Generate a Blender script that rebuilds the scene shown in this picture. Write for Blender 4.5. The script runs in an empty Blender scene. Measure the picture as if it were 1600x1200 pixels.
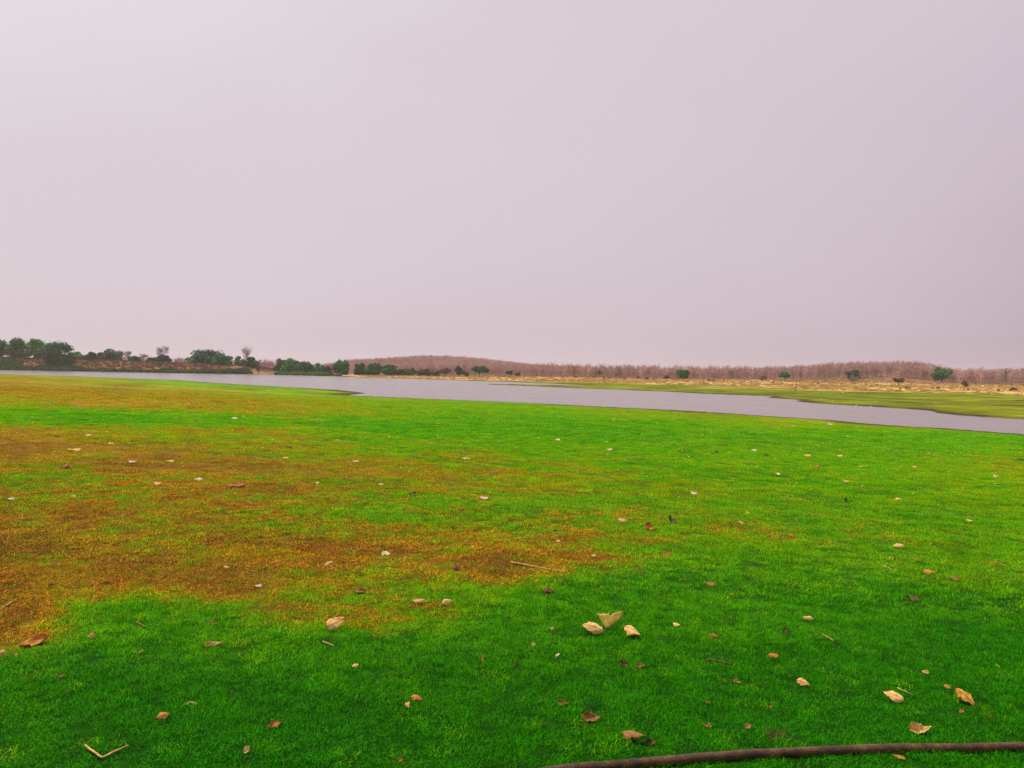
import bpy, math, random
import numpy as np
from mathutils import Vector, Matrix
from mathutils.bvhtree import BVHTree

random.seed(7)
RNG = np.random.default_rng(7)
scene = bpy.context.scene
C = scene.collection

# ------------------------------------------------------------------ camera
CAMZ, F = 1.62, 1235.0                       # eye height above the lawn, focal length in photo pixels (1600 wide)
PITCH, ROLL = math.atan(21 / F), math.radians(1.0)
fwd = Vector((0, math.cos(PITCH), -math.sin(PITCH)))
up0 = Vector((0, math.sin(PITCH), math.cos(PITCH)))
rt0 = Vector((1, 0, 0))
rgt = rt0 * math.cos(ROLL) + up0 * math.sin(ROLL)
upv = up0 * math.cos(ROLL) - rt0 * math.sin(ROLL)
cam = bpy.data.cameras.new('camera')
cam.sensor_width = 36.0
cam.lens = F / 1600 * 36
cam.clip_start, cam.clip_end = 0.05, 12000
camo = bpy.data.objects.new('camera', cam)
C.objects.link(camo)
m = Matrix((rgt, upv, -fwd)).transposed().to_4x4()
m.translation = (0, 0, CAMZ)
camo.matrix_world = m
scene.camera = camo

# ------------------------------------------------------------------ sky, sun, exposure
SUN = Vector((-0.38, 0.28, 0.88)).normalized()
EXPO = 1.40
w = bpy.data.worlds.new('World')
scene.world = w
w.use_nodes = True
nt = w.node_tree
nt.nodes.clear()
out = nt.nodes.new('ShaderNodeOutputWorld')
sky = nt.nodes.new('ShaderNodeTexSky')
sky.sky_type = 'NISHITA'
sky.sun_disc = False
sky.sun_elevation = math.asin(SUN.z)
sky.sun_rotation = math.atan2(SUN.x, SUN.y)
sky.dust_density = 4.0
bg1 = nt.nodes.new('ShaderNodeBackground')
bg1.inputs['Strength'].default_value = 0.05
nt.links.new(sky.outputs[0], bg1.inputs['Color'])
# closed haze-grey overcast in front of the blue, a little brighter towards the veiled sun
tc = nt.nodes.new('ShaderNodeTexCoord')
nrm = nt.nodes.new('ShaderNodeVectorMath'); nrm.operation = 'NORMALIZE'
nt.links.new(tc.outputs['Generated'], nrm.inputs[0])
dot = nt.nodes.new('ShaderNodeVectorMath'); dot.operation = 'DOT_PRODUCT'
nt.links.new(nrm.outputs[0], dot.inputs[0])
dot.inputs[1].default_value = SUN
ramp = nt.nodes.new('ShaderNodeValToRGB')
e = ramp.color_ramp.elements
e[0].position, e[0].color = 0.18, (0.296, 0.242, 0.284, 1)
e[1].position, e[1].color = 1.0, (0.56, 0.535, 0.555, 1)
for p_, c_ in ((0.38, (0.394, 0.328, 0.368, 1)), (0.53, (0.430, 0.366, 0.402, 1)), (0.675, (0.452, 0.394, 0.430, 1)), (0.78, (0.490, 0.454, 0.478, 1))):
    q = e.new(p_); q.color = c_
mp = nt.nodes.new('ShaderNodeMapRange')
mp.inputs[1].default_value = -0.2
mp.inputs[2].default_value = 1.0
nt.links.new(dot.outputs['Value'], mp.inputs[0])
nzm = nt.nodes.new('ShaderNodeMapping')
nzm.inputs['Scale'].default_value = (1.0, 1.0, 2.6)
nt.links.new(nrm.outputs[0], nzm.inputs[0])
nz = nt.nodes.new('ShaderNodeTexNoise')
nz.inputs['Scale'].default_value = 1.3
nz.inputs['Detail'].default_value = 3.0
nt.links.new(nzm.outputs[0], nz.inputs['Vector'])
nzr = nt.nodes.new('ShaderNodeMath'); nzr.operation = 'MULTIPLY_ADD'
nt.links.new(nz.outputs[0], nzr.inputs[0])
nzr.inputs[1].default_value = 0.26
nzr.inputs[2].default_value = -0.13
adn = nt.nodes.new('ShaderNodeMath'); adn.operation = 'ADD'
nt.links.new(mp.outputs[0], adn.inputs[0])
nt.links.new(nzr.outputs[0], adn.inputs[1])
nt.links.new(adn.outputs[0], ramp.inputs[0])
bg2 = nt.nodes.new('ShaderNodeBackground')
bg2.inputs['Strength'].default_value = 0.60
nt.links.new(ramp.outputs[0], bg2.inputs['Color'])
mx = nt.nodes.new('ShaderNodeMixShader')
mx.inputs[0].default_value = 0.94
nt.links.new(bg1.outputs[0], mx.inputs[1])
nt.links.new(bg2.outputs[0], mx.inputs[2])
nt.links.new(mx.outputs[0], out.inputs['Surface'])

sl = bpy.data.lights.new('sun', 'SUN')
sl.energy = 1.5
sl.angle = math.radians(10)
sl.color = (1.0, 0.95, 0.83)
so = bpy.data.objects.new('sun', sl)
C.objects.link(so)
so.rotation_euler = (-SUN).to_track_quat('-Z', 'Y').to_euler()

vs = scene.view_settings
scene.display_settings.display_device = 'sRGB'
vs.view_transform = 'Standard'
vs.look = 'None'
vs.exposure = EXPO
vs.gamma = 1.0
scene.cycles.use_denoising = True
scene.cycles.denoising_prefilter = 'NONE'
scene.cycles.max_bounces = 6
scene.cycles.volume_bounces = 1
scene.cycles.transparent_max_bounces = 8

# ------------------------------------------------------------------ helpers: pixels, noise
def pdir(px, py):
    return (fwd + rgt * ((px - 800) / F) - upv * ((py - 600) / F)).normalized()

def at_z(px, py, z):
    d = pdir(px, py)
    t = (z - CAMZ) / d.z
    return d.x * t, d.y * t

def hsh(ix, iy, seed):
    h = (ix.astype(np.int64) * 374761393 + iy.astype(np.int64) * 668265263 + seed * 974634777) & 0xffffffff
    h = ((h ^ (h >> 13)) * 1274126177) & 0xffffffff
    return ((h ^ (h >> 16)) & 0xffff) / 65535.0

def vnoise(x, y, s, seed=0):
    x, y = x / s, y / s
    ix, iy = np.floor(x), np.floor(y)
    fx, fy = x - ix, y - iy
    fx, fy = fx * fx * (3 - 2 * fx), fy * fy * (3 - 2 * fy)
    a, b = hsh(ix, iy, seed), hsh(ix + 1, iy, seed)
    c, d = hsh(ix, iy + 1, seed), hsh(ix + 1, iy + 1, seed)
    return (a * (1 - fx) + b * fx) * (1 - fy) + (c * (1 - fx) + d * fx) * fy - 0.5

def fbm(x, y, s, seed=0, n=4):
    r, a = 0, 1.0
    for k in range(n):
        r = r + a * vnoise(x + 17.3 * k, y - 9.1 * k, s / 2 ** k, seed + k)
        a *= 0.5
    return r

def sst(a, b, v):
    t = np.clip((v - a) / (b - a), 0, 1)
    return t * t * (3 - 2 * t)

# ------------------------------------------------------------------ shorelines
ZW = -2.4
near_px = [(-190, 580.2), (0, 584.7), (140, 588.8), (270, 593.6), (344, 599), (446, 604.6), (530, 609.4), (554, 612.0),
           (572, 614.3), (556, 616.2), (541, 617.6), (562, 618.8), (621, 621.3), (689, 624), (790, 628.2), (870, 632),
           (949, 636), (1045, 640.4), (1107, 644), (1175, 648.6), (1226, 652), (1310, 657.4), (1356, 662), (1412, 666),
           (1487, 670), (1544, 674.6), (1600, 678.6), (1800, 693), (2300, 729)]
far_px = [(2300, 688), (1800, 665), (1600, 655), (1525, 650.6), (1495, 648.6), (1464, 645.2), (1454, 641.8), (1412, 638.4),
          (1356, 635), (1310, 632.3), (1268, 629.6), (1241, 626.8), (1262, 626.3), (1244, 624.4), (1217, 622.6), (1196, 621.4),
          (1216, 620.8), (1195, 618.8), (1090, 614.6), (1040, 611.8), (1000, 610.2), (930, 607.6), (870, 605.2), (815, 602.6),
          (752, 600.4), (815, 601.2), (880, 602.3), (940, 602.6), (880, 600.2), (790, 596.6), (655, 592.3), (590, 590.6),
          (520, 587.8), (440, 586), (400, 584.8), (270, 582.9), (140, 580.6), (0, 578), (-190, 575)]
near_w = [at_z(x, y, ZW) for x, y in near_px]
far_w = [at_z(x, y, ZW) for x, y in far_px]
near_w = [(-700, 300)] + near_w + [(260, 12)]
far_w = [(280, 45)] + far_w + [(-700, 430)]
POLY = np.array(near_w + far_w)
NNEAR = len(near_w)

def shore(x, y):
    """signed distance to the water's edge (negative in the water) and which shore is nearest (True = the camera's)"""
    best = np.full(x.shape, 1e18)
    side = np.zeros(x.shape, bool)
    inside = np.zeros(x.shape, bool)
    n = len(POLY)
    for i in range(n):
        ax, ay = POLY[i]
        bx, by = POLY[(i + 1) % n]
        dx, dy = bx - ax, by - ay
        t = np.clip(((x - ax) * dx + (y - ay) * dy) / (dx * dx + dy * dy), 0, 1)
        d2 = (x - ax - t * dx) ** 2 + (y - ay - t * dy) ** 2
        hit = d2 < best
        best = np.where(hit, d2, best)
        side = np.where(hit, i < NNEAR - 1, side)
        if abs(dy) > 1e-9:
            cr = ((ay > y) != (by > y)) & (x < ax + (y - ay) / dy * dx)
            inside ^= cr
    d = np.sqrt(best)
    return np.where(inside, -d, d), side

def az_px(x, y):
    yy = np.maximum(y, 1e-3)
    return np.where(y > 1e-3, 800 + F * x / yy, np.where(x > 0, 9999., -9999.))

RX = [150, 545, 640, 800, 900, 1000, 1120, 1200, 1300, 1400, 1440, 1470, 1500, 1600, 1900]
RZ = [-0.5, -1.0, -1.2, -0.3, -0.8, -1.6, -1.2, 0.6, 3.4, 6.0, 5.0, 2.0, -0.4, 1.4, 2.0]
BX = [-400, 0, 150, 270, 400, 432, 470]
BZ = [4.0, 3.7, 3.2, 2.5, 1.5, 0.6, -1.6]
sd0, _ = shore(np.array([0.0]), np.array([0.0]))
LSL = (-ZW - 0.05) / float(sd0[0]) ** 1.3

def height(x, y, sd, side):
    r = np.hypot(x, y)
    px = az_px(x, y)
    lip = 0.12 * sst(0, 0.9, sd)
    zn = ZW + .05 * sst(0, .6, sd) + LSL * np.minimum(np.maximum(sd, 0), 110) ** 1.3
    rough = 0.030 * vnoise(x, y, 1.1, 3) + 0.020 * vnoise(x, y, 0.42, 4) + 0.013 * vnoise(x, y, 0.17, 5) + 0.16 * vnoise(x, y, 9, 6)
    zn = zn + rough * sst(0.5, 4, sd)
    s = np.maximum(sd, 0)
    flat = ZW + lip * 1.5 + 1.25 * sst(0, 190, s) + 0.10 * vnoise(x, y, 14, 8) * sst(2, 20, s) + 0.5 * vnoise(x, y, 60, 9) * sst(30, 120, s)
    bank = np.interp(px, BX, BZ)
    wb = 1 - sst(405, 470, px)
    zb = ZW + (bank - ZW) * sst(1.5, 24, s) + 0.25 * vnoise(x, y, 7, 10) * sst(2, 10, s)
    zf = flat * (1 - wb) + np.maximum(zb, flat) * wb
    zf = zf + np.where(y > 0, np.interp(px, RX, RZ) * sst(410, 580, r) * (1 - sst(900, 1400, r)), 0) * sst(10, 60, s)
    hx, hy = (x + 88) / 78, (y - 940) / 170
    zf = zf + 13.5 * np.exp(-0.5 * (hx * hx + hy * hy)) + 1.6 * fbm(x, y, 120, 12, 3) * sst(500, 800, r)
    z = np.where(side, zn, zf)
    return np.where(sd < 0, ZW + np.maximum(sd * 0.10, -1.6), z)

# ------------------------------------------------------------------ where the lawn is lush (0) and where it is parched (1)
DX = [0, 100, 200, 300, 400, 500, 600, 700, 800, 900, 1000, 1200, 1400, 1600]
DY = [585, 596, 612, 632, 648, 662, 680, 705, 735, 765, 800, 835, 865, 895, 920, 942, 965, 1000, 1030, 1200]
DRY = [
    [.60, .40, .16, .14, .15, .22, .30, .30, .30, .30, .30, .30, .30, .30],
    [.75, .62, .40, .18, .15, .18, .30, .30, .30, .30, .30, .30, .30, .30],
    [.80, .80, .74, .62, .36, .30, .35, .30, .30, .30, .30, .30, .30, .30],
    [.50, .62, .74, .80, .76, .58, .36, .32, .30, .30, .30, .30, .30, .30],
    [.10, .12, .16, .26, .52, .46, .30, .26, .26, .30, .42, .54, .54, .50],
    [.25, .22, .12, .08, .08, .10, .12, .14, .12, .14, .16, .40, .50, .50],
    [.80, .74, .56, .50, .56, .50, .18, .10, .06, .06, .06, .06, .10, .14],
    [.86, .86, .72, .62, .46, .50, .52, .40, .22, .10, .06, .03, .06, .16],
    [.70, .72, .84, .84, .76, .62, .70, .62, .46, .26, .18, .12, .18, .38],
    [.62, .56, .74, .86, .82, .60, .44, .56, .52, .32, .26, .18, .16, .22],
    [.80, .66, .66, .76, .70, .60, .42, .40, .44, .46, .36, .26, .18, .18],
    [.94, .86, .84, .84, .80, .72, .56, .46, .56, .56, .44, .34, .22, .20],
    [.96, .96, .94, .94, .90, .84, .84, .88, .92, .70, .38, .28, .25, .26],
    [1.0, .96, .96, .98, .96, .90, .84, .88, .86, .74, .28, .22, .24, .32],
    [1.0, .52, .56, .94, .92, .66, .66, .70, .62, .42, .20, .17, .18, .28],
    [.98, .18, .16, .62, .60, .22, .40, .44, .20, .12, .14, .13, .13, .18],
    [.82, .16, .06, .14, .18, .06, .10, .12, .08, .08, .11, .10, .10, .12],
    [.22, .07, .04, .05, .06, .05, .05, .05, .05, .06, .08, .08, .08, .08],
    [.08, .05, .04, .04, .05, .04, .04, .04, .04, .04, .05, .05, .05, .05],
    [.05, .05, .04, .04, .04, .04, .04, .05, .04, .04, .04, .03, .03, .03]]
DRY = np.array(DRY)

def dryness(x, y, z):
    """a map of the lawn's parched patches, read off the photograph and kept as positions on the ground"""
    vx, vy, vz = x, y, z - CAMZ
    dep = vx * fwd.x + vy * fwd.y + vz * fwd.z
    ok = dep > 0.3
    dd = np.where(ok, dep, 1)
    px = 800 + F * (vx * rgt.x + vy * rgt.y + vz * rgt.z) / dd
    py = 600 - F * (vx * upv.x + vy * upv.y + vz * upv.z) / dd
    lx = px + 130 * fbm(x, y, np.maximum(1.0, 1.0), 21, 3)
    ly = py
    lx = np.clip(lx, 0, 1600)
    sc = np.clip((py - 575) / 430, 0.02, 1.0)
    ly = np.clip(py + 10 * sc + 62 * sc * fbm(x, y, 0.9, 23, 3) + 70 * sc * fbm(x, y, 4.0, 25, 2), 585, 1200)
    iy = np.clip(np.searchsorted(DY, ly) - 1, 0, len(DY) - 2)
    ix = np.clip(np.searchsorted(DX, lx) - 1, 0, len(DX) - 2)
    DXa, DYa = np.array(DX, float), np.array(DY, float)
    tx = (lx - DXa[ix]) / (DXa[ix + 1] - DXa[ix])
    ty = (ly - DYa[iy]) / (DYa[iy + 1] - DYa[iy])
    v = (DRY[iy, ix] * (1 - tx) + DRY[iy, ix + 1] * tx) * (1 - ty) + (DRY[iy + 1, ix] * (1 - tx) + DRY[iy + 1, ix + 1] * tx) * ty
    v = v + .38 * fbm(x, y, 0.55, 31, 4) * sst(0.14, 0.42, v) + 0.12 * fbm(x, y, 2.7, 33, 2) * sst(0.14, 0.40, v)
    v = np.where(ok, v, 0.15 + 0.4 * np.maximum(fbm(x, y, 5.0, 35, 3), 0))
    return np.clip(v, 0, 1)

DRY = np.maximum(DRY, np.interp(DY, [585, 700, 835, 900, 960, 1030, 1200], [.17, .165, .17, .135, .10, .065, .035])[:, None])  # floor brightens the farther grass: lit blade tips painted into its colour
DRY[7:12, 9:] += .07
DRY = np.where(DRY > .86, .86 + (DRY - .86) * .5, DRY)
LC = np.array([[.0, .014, .200, .001], [.06, .036, .265, .001], [.15, .105, .415, .001], [.32, .225, .430, .002], [.50, .320, .370, .003],
               [.68, .385, .275, .007], [.85, .370, .212, .010], [1.0, .268, .140, .014]])

def lawn_rgb(v):
    return np.stack([np.interp(v, LC[:, 0], LC[:, k]) for k in (1, 2, 3)], -1)

def mixc(a, b, t):
    return a * (1 - t[..., None]) + np.asarray(b) * t[..., None]

# ------------------------------------------------------------------ the ground: one sheet, fine near the path, coarse far away
angs = np.concatenate([np.linspace(-180, -46, 40, endpoint=False), np.linspace(-46, 46, 560, endpoint=False), np.linspace(46, 180, 40, endpoint=False)])
rads = np.concatenate([np.linspace(0.3, 1.8, 8, endpoint=False), np.geomspace(1.8, 430, 430, endpoint=False), np.geomspace(430, 1250, 60, endpoint=False), np.geomspace(1250, 2600, 8)])
A, R = np.meshgrid(np.radians(angs), rads)
GX, GY = R * np.sin(A), R * np.cos(A)
SD, SIDE = shore(GX, GY)
GZ = height(GX, GY, SD, SIDE)
nr, na = GX.shape
verts = np.stack([GX, GY, GZ], -1).reshape(-1, 3)
ii, jj = np.meshgrid(np.arange(nr - 1), np.arange(na), indexing='ij')
j2 = (jj + 1) % na
quads = np.stack([ii * na + jj, ii * na + j2, (ii + 1) * na + j2, (ii + 1) * na + jj], -1).reshape(-1, 4)[:, ::-1]
cz = float(GZ[0].mean())
verts = np.vstack([verts, [[0, 0, cz]]])
cfan = np.stack([np.full(na, len(verts) - 1), (np.arange(na) + 1) % na, np.arange(na)], -1)

def np_mesh(name, v, polys):
    me = bpy.data.meshes.new(name)
    loops = np.concatenate([p.reshape(-1) for p in polys])
    sizes = np.concatenate([np.full(len(p), p.shape[1]) for p in polys])
    me.vertices.add(len(v)); me.vertices.foreach_set('co', np.ascontiguousarray(v, np.float32).reshape(-1))
    me.loops.add(len(loops)); me.loops.foreach_set('vertex_index', loops.astype(np.int32))
    me.polygons.add(len(sizes))
    me.polygons.foreach_set('loop_start', np.concatenate([[0], np.cumsum(sizes)[:-1]]).astype(np.int32))
    me.polygons.foreach_set('loop_total', sizes.astype(np.int32))
    me.update(calc_edges=True)
    me.validate()
    return me

gme = np_mesh('ground', verts, [quads, cfan[:, ::-1]])
gme.shade_smooth()
DR = dryness(GX, GY, GZ)
PXA = az_px(GX, GY)
RR = np.hypot(GX, GY)
col = lawn_rgb(DR) * np.interp(RR, [2, 13, 30, 70, 120], [.22, .27, .44, .58, .60])[..., None] * (1 + .7 * sst(.5, .8, DR) * (1 - sst(30, 90, RR)))[..., None]      # soil and thatch with the shade between blades painted in, lifting farther out
mud = np.array([0.060, 0.034, 0.015])
n1 = fbm(GX, GY, 16, 41, 4)
n2 = fbm(GX, GY, 60, 43, 3)
# far shore: grazed green by the water, then straw, then the bare brown floor of the dry wood
s_ = np.maximum(SD, 0)
edge = np.interp(PXA, [600, 760, 900, 1000, 1300, 1500], [6, 12, 28, 40, 66, 76]) * (1 + .35 * n2)
fc = np.ones(GX.shape + (3,)) * np.array([.190, .225, .006])
fc = mixc(fc, [.085, .190, .003], sst(.0, .6, n1) * sst(900, 1500, PXA))
fc = mixc(fc, [.285, .205, .008], sst(-.1, .5, n2 + .4 * n1) * .8)
fc = mixc(fc, [.64, .420, .135], sst(edge * .72, edge * 1.08, s_ + 16 * n1))
fc = mixc(fc, [.50, .275, .130], sst(edge * 1.3 + 35, edge * 2.0 + 90, s_ + 50 * n1))
fc = mixc(fc, [.30, .165, .105], sst(360, 470, RR + 40 * n1))
# the left embankment: burnt brown grass with pale tracks
wb = 1 - sst(400, 455, PXA)
bc = np.ones(GX.shape + (3,)) * np.array([.170, .078, .034])
bc = mixc(bc, [.30, .165, .075], sst(.05, .45, n1))
bc = mixc(bc, [.075, .085, .018], sst(.0, .5, fbm(GX, GY, 22, 47, 3)) * (1 - sst(6, 16, s_)))
bc = mixc(bc, [.42, .26, .13], sst(.25, .5, fbm(GX * .25, s_ * 6, 14, 49, 2)))
gul = np.exp(-((PXA - 402) / 16) ** 2)
bc = mixc(bc, [.40, .21, .105], np.clip(gul * 1.2, 0, 1))
fc = (fc * (1 - wb[..., None]) + bc * wb[..., None]) * .76
fc = fc * np.clip(1 + .9 * fbm(GX, GY, 6, 53, 3) + .5 * vnoise(GX, GY, 2.5, 55), .45, 1.7)[..., None]
col = col * np.where(RR > 60, np.clip(1 + .55 * fbm(GX, GY, 5, 57, 3), .6, 1.5), 1)[..., None]
col = np.where(SIDE[..., None], col, fc)
wet = (1 - sst(0.3, np.where(SIDE, 4.6, 1.7), SD + np.where(SIDE, 3.0, 1.5) * vnoise(GX, GY, 4.3, 51))) * .92
col = mixc(col, mud, wet)
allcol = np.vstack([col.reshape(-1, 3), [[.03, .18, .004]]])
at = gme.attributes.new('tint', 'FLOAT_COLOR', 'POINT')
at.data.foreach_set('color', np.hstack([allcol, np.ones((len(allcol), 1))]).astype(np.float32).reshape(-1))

def new_mat(name):
    mt = bpy.data.materials.new(name)
    mt.use_nodes = True
    t = mt.node_tree
    return mt, t, t.nodes['Principled BSDF']

def node(t, typ, **kw):
    n = t.nodes.new(typ)
    for k, v in kw.items():
        setattr(n, k, v)
    return n

def tex_noise(t, scale, detail=4, vec=None, rough=.6):
    n = node(t, 'ShaderNodeTexNoise')
    n.inputs['Scale'].default_value = scale
    n.inputs['Detail'].default_value = detail
    n.inputs['Roughness'].default_value = rough
    if vec is not None:
        t.links.new(vec, n.inputs['Vector'])
    return n

def val_ramp(t, src, stops):
    r = node(t, 'ShaderNodeValToRGB')
    e = r.color_ramp.elements
    e[0].position, e[0].color = stops[0][0], (*stops[0][1], 1)
    e[1].position, e[1].color = stops[-1][0], (*stops[-1][1], 1)
    for p, c in stops[1:-1]:
        q = e.new(p); q.color = (*c, 1)
    t.links.new(src, r.inputs[0])
    return r.outputs[0]

def mult(t, a, b, fac=1.0, mode='MULTIPLY'):
    n = node(t, 'ShaderNodeMix', data_type='RGBA', blend_type=mode)
    n.inputs[0].default_value = fac
    t.links.new(a, n.inputs[6])
    t.links.new(b, n.inputs[7])
    return n.outputs[2]

mat_ground, t, b = new_mat('ground')
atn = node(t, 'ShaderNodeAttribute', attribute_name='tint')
geo = node(t, 'ShaderNodeNewGeometry')
nA = tex_noise(t, 7.0, 6, geo.outputs['Position'], .7)
nB = tex_noise(t, 0.55, 4, geo.outputs['Position'], .65)
nC = tex_noise(t, 0.06, 4, geo.outputs['Position'], .6)
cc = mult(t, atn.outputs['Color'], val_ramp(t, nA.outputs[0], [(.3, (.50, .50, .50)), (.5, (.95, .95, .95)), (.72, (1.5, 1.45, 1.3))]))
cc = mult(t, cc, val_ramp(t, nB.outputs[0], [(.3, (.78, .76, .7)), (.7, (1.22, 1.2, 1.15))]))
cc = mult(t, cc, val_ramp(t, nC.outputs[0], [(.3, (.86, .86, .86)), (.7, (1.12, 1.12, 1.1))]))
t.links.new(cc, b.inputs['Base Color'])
b.inputs['Roughness'].default_value = 1.0
b.inputs['Specular IOR Level'].default_value = 0.05
bp = node(t, 'ShaderNodeBump')
bp.inputs['Strength'].default_value = .9
bp.inputs['Distance'].default_value = .05
t.links.new(nA.outputs[0], bp.inputs['Height'])
t.links.new(bp.outputs[0], b.inputs['Normal'])

ground = bpy.data.objects.new('ground', gme)
C.objects.link(ground)
gme.materials.append(mat_ground)
ground['kind'] = 'structure'
ground['label'] = 'lawn sloping to the water and the dry far shore'
polys_all = quads.tolist() + cfan[:, ::-1].tolist()
BVH = BVHTree.FromPolygons(verts.tolist(), polys_all)

def hit(px, py):
    loc, n, i, d = BVH.ray_cast(Vector((0, 0, CAMZ)), pdir(px, py), 3000)
    if loc is None:
        x, y = at_z(px, max(py, 600), ZW)
        return Vector((x, y, ZW))
    return loc

def gz(x, y):
    loc, n, i, d = BVH.ray_cast(Vector((x, y, 200)), Vector((0, 0, -1)), 500)
    return loc.z if loc else ZW

def depth(p):
    return (Vector(p) - Vector((0, 0, CAMZ))).dot(fwd)

# ------------------------------------------------------------------ water
mat_water, t, b = new_mat('water')
geo = node(t, 'ShaderNodeNewGeometry')
mpn = node(t, 'ShaderNodeMapping')
mpn.inputs['Scale'].default_value = (1.0, 1.6, 1)
mpn.inputs['Rotation'].default_value = (0, 0, .5)
t.links.new(geo.outputs['Position'], mpn.inputs[0])
w1 = tex_noise(t, 2.2, 5, mpn.outputs[0], .65)
w2 = tex_noise(t, 0.12, 3, mpn.outputs[0], .5)
b.inputs['Base Color'].default_value = (.19, .148, .150, 1)
b.inputs['IOR'].default_value = 1.33
t.links.new(val_ramp(t, w2.outputs[0], [(.3, (.14, .14, .14)), (.7, (.30, .30, .30))]), b.inputs['Roughness'])
bp = node(t, 'ShaderNodeBump')
bp.inputs['Strength'].default_value = .55
bp.inputs['Distance'].default_value = .12
t.links.new(w1.outputs[0], bp.inputs['Height'])
t.links.new(bp.outputs[0], b.inputs['Normal'])
wx = [-900, 420]; wy = [-20, 620]
wme = np_mesh('water', np.array([[wx[0], wy[0], ZW], [wx[1], wy[0], ZW], [wx[1], wy[1], ZW], [wx[0], wy[1], ZW]]), [np.array([[0, 1, 2, 3]])])
wme.materials.append(mat_water)
water = bpy.data.objects.new('water', wme)
C.objects.link(water)
water['kind'] = 'structure'

# ------------------------------------------------------------------ object helpers
def tag(o, label, cat, group=None):
    o['label'] = label
    o['category'] = cat
    if group:
        o['group'] = group
    return o

def obj(name, me, mat=None, parent=None, loc=None):
    o = bpy.data.objects.new(name, me)
    C.objects.link(o)
    if mat is not None and not me.materials:
        me.materials.append(mat)
    if parent is not None:
        o.parent = parent
    if loc is not None:
        o.location = loc
    return o

def empty(name, loc):
    o = bpy.data.objects.new(name, None)
    C.objects.link(o)
    o.location = loc
    o.empty_display_size = .1
    return o

class MB:
    def __init__(s):
        s.v, s.f, s.c = [], [], []
    def tube(s, pts, rad, n=6, cap=True):
        pts = [Vector(p) for p in pts]
        rings = []
        for i, p in enumerate(pts):
            d = (pts[min(i + 1, len(pts) - 1)] - pts[max(i - 1, 0)]).normalized()
            a = d.cross(Vector((0, 0, 1)))
            if a.length < .2:
                a = d.cross(Vector((1, 0, 0)))
            a.normalize()
            bb = d.cross(a)
            r = rad[i] if hasattr(rad, '__len__') else rad
            base = len(s.v)
            for k in range(n):
                th = 2 * math.pi * k / n
                s.v.append(p + (a * math.cos(th) + bb * math.sin(th)) * r)
            rings.append(base)
        for i in range(len(rings) - 1):
            for k in range(n):
                k2 = (k + 1) % n
                s.f.append((rings[i] + k, rings[i] + k2, rings[i + 1] + k2, rings[i + 1] + k))
        if cap:
            s.f.append(tuple(range(rings[0], rings[0] + n))[::-1])
            s.f.append(tuple(range(rings[-1], rings[-1] + n)))
    def quad(s, p, a, b_, tri=False):
        i = len(s.v)
        if tri:
            s.v += [p - a, p + a, p + b_]
            s.f.append((i, i + 1, i + 2))
        else:
            s.v += [p - a - b_, p + a - b_, p + a + b_, p - a + b_]
            s.f.append((i, i + 1, i + 2, i + 3))
    def mesh(s, name, smooth=False):
        me = bpy.data.meshes.new(name)
        me.from_pydata([tuple(v) for v in s.v], [], s.f)
        if smooth:
            me.shade_smooth()
        me.update()
        return me

def rvec(rnd):
    z = rnd.uniform(-1, 1); a = rnd.uniform(0, 6.2832); q = math.sqrt(1 - z * z)
    return Vector((q * math.cos(a), q * math.sin(a), z))

# ------------------------------------------------------------------ grass: tufts of real blades, scattered on the sheet (stuff)
def leafy_mat(name, tint='INSTANCER', trans=.35, rough=.55, colour=None, var=.35, spec=.04, odd=1.0):
    mt, t, b = new_mat(name)
    oi = node(t, 'ShaderNodeObjectInfo')
    if colour is None:
        a = node(t, 'ShaderNodeAttribute', attribute_name='tint', attribute_type=tint)
        src = a.outputs['Color']
    else:
        rg = node(t, 'ShaderNodeRGB'); rg.outputs[0].default_value = (*colour, 1)
        src = rg.outputs[0]
    g = node(t, 'ShaderNodeNewGeometry')
    rr = val_ramp(t, g.outputs['Random Per Island'], [(0, (1 - var, 1 - var, 1 - var)), (.6, (1, 1, 1)), (.90, (1 + var * 1.2, 1 + var, 1 + var)), (.955, (1 + var * 1.6, 1 + var * 1.2, 1 + var * 2)), (1, (odd * 1.9, 1 + var * 1.2, odd * 2.0))])
    src = mult(t, src, rr)
    t.links.new(src, b.inputs['Base Color'])
    b.inputs['Roughness'].default_value = rough
    b.inputs['Specular IOR Level'].default_value = spec
    tr = node(t, 'ShaderNodeBsdfTranslucent')
    t.links.new(src, tr.inputs['Color'])
    ms = node(t, 'ShaderNodeMixShader')
    ms.inputs[0].default_value = trans
    t.links.new(b.outputs[0], ms.inputs[1])
    t.links.new(tr.outputs[0], ms.inputs[2])
    t.links.new(ms.outputs[0], t.nodes['Material Output'].inputs['Surface'])
    return mt

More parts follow.
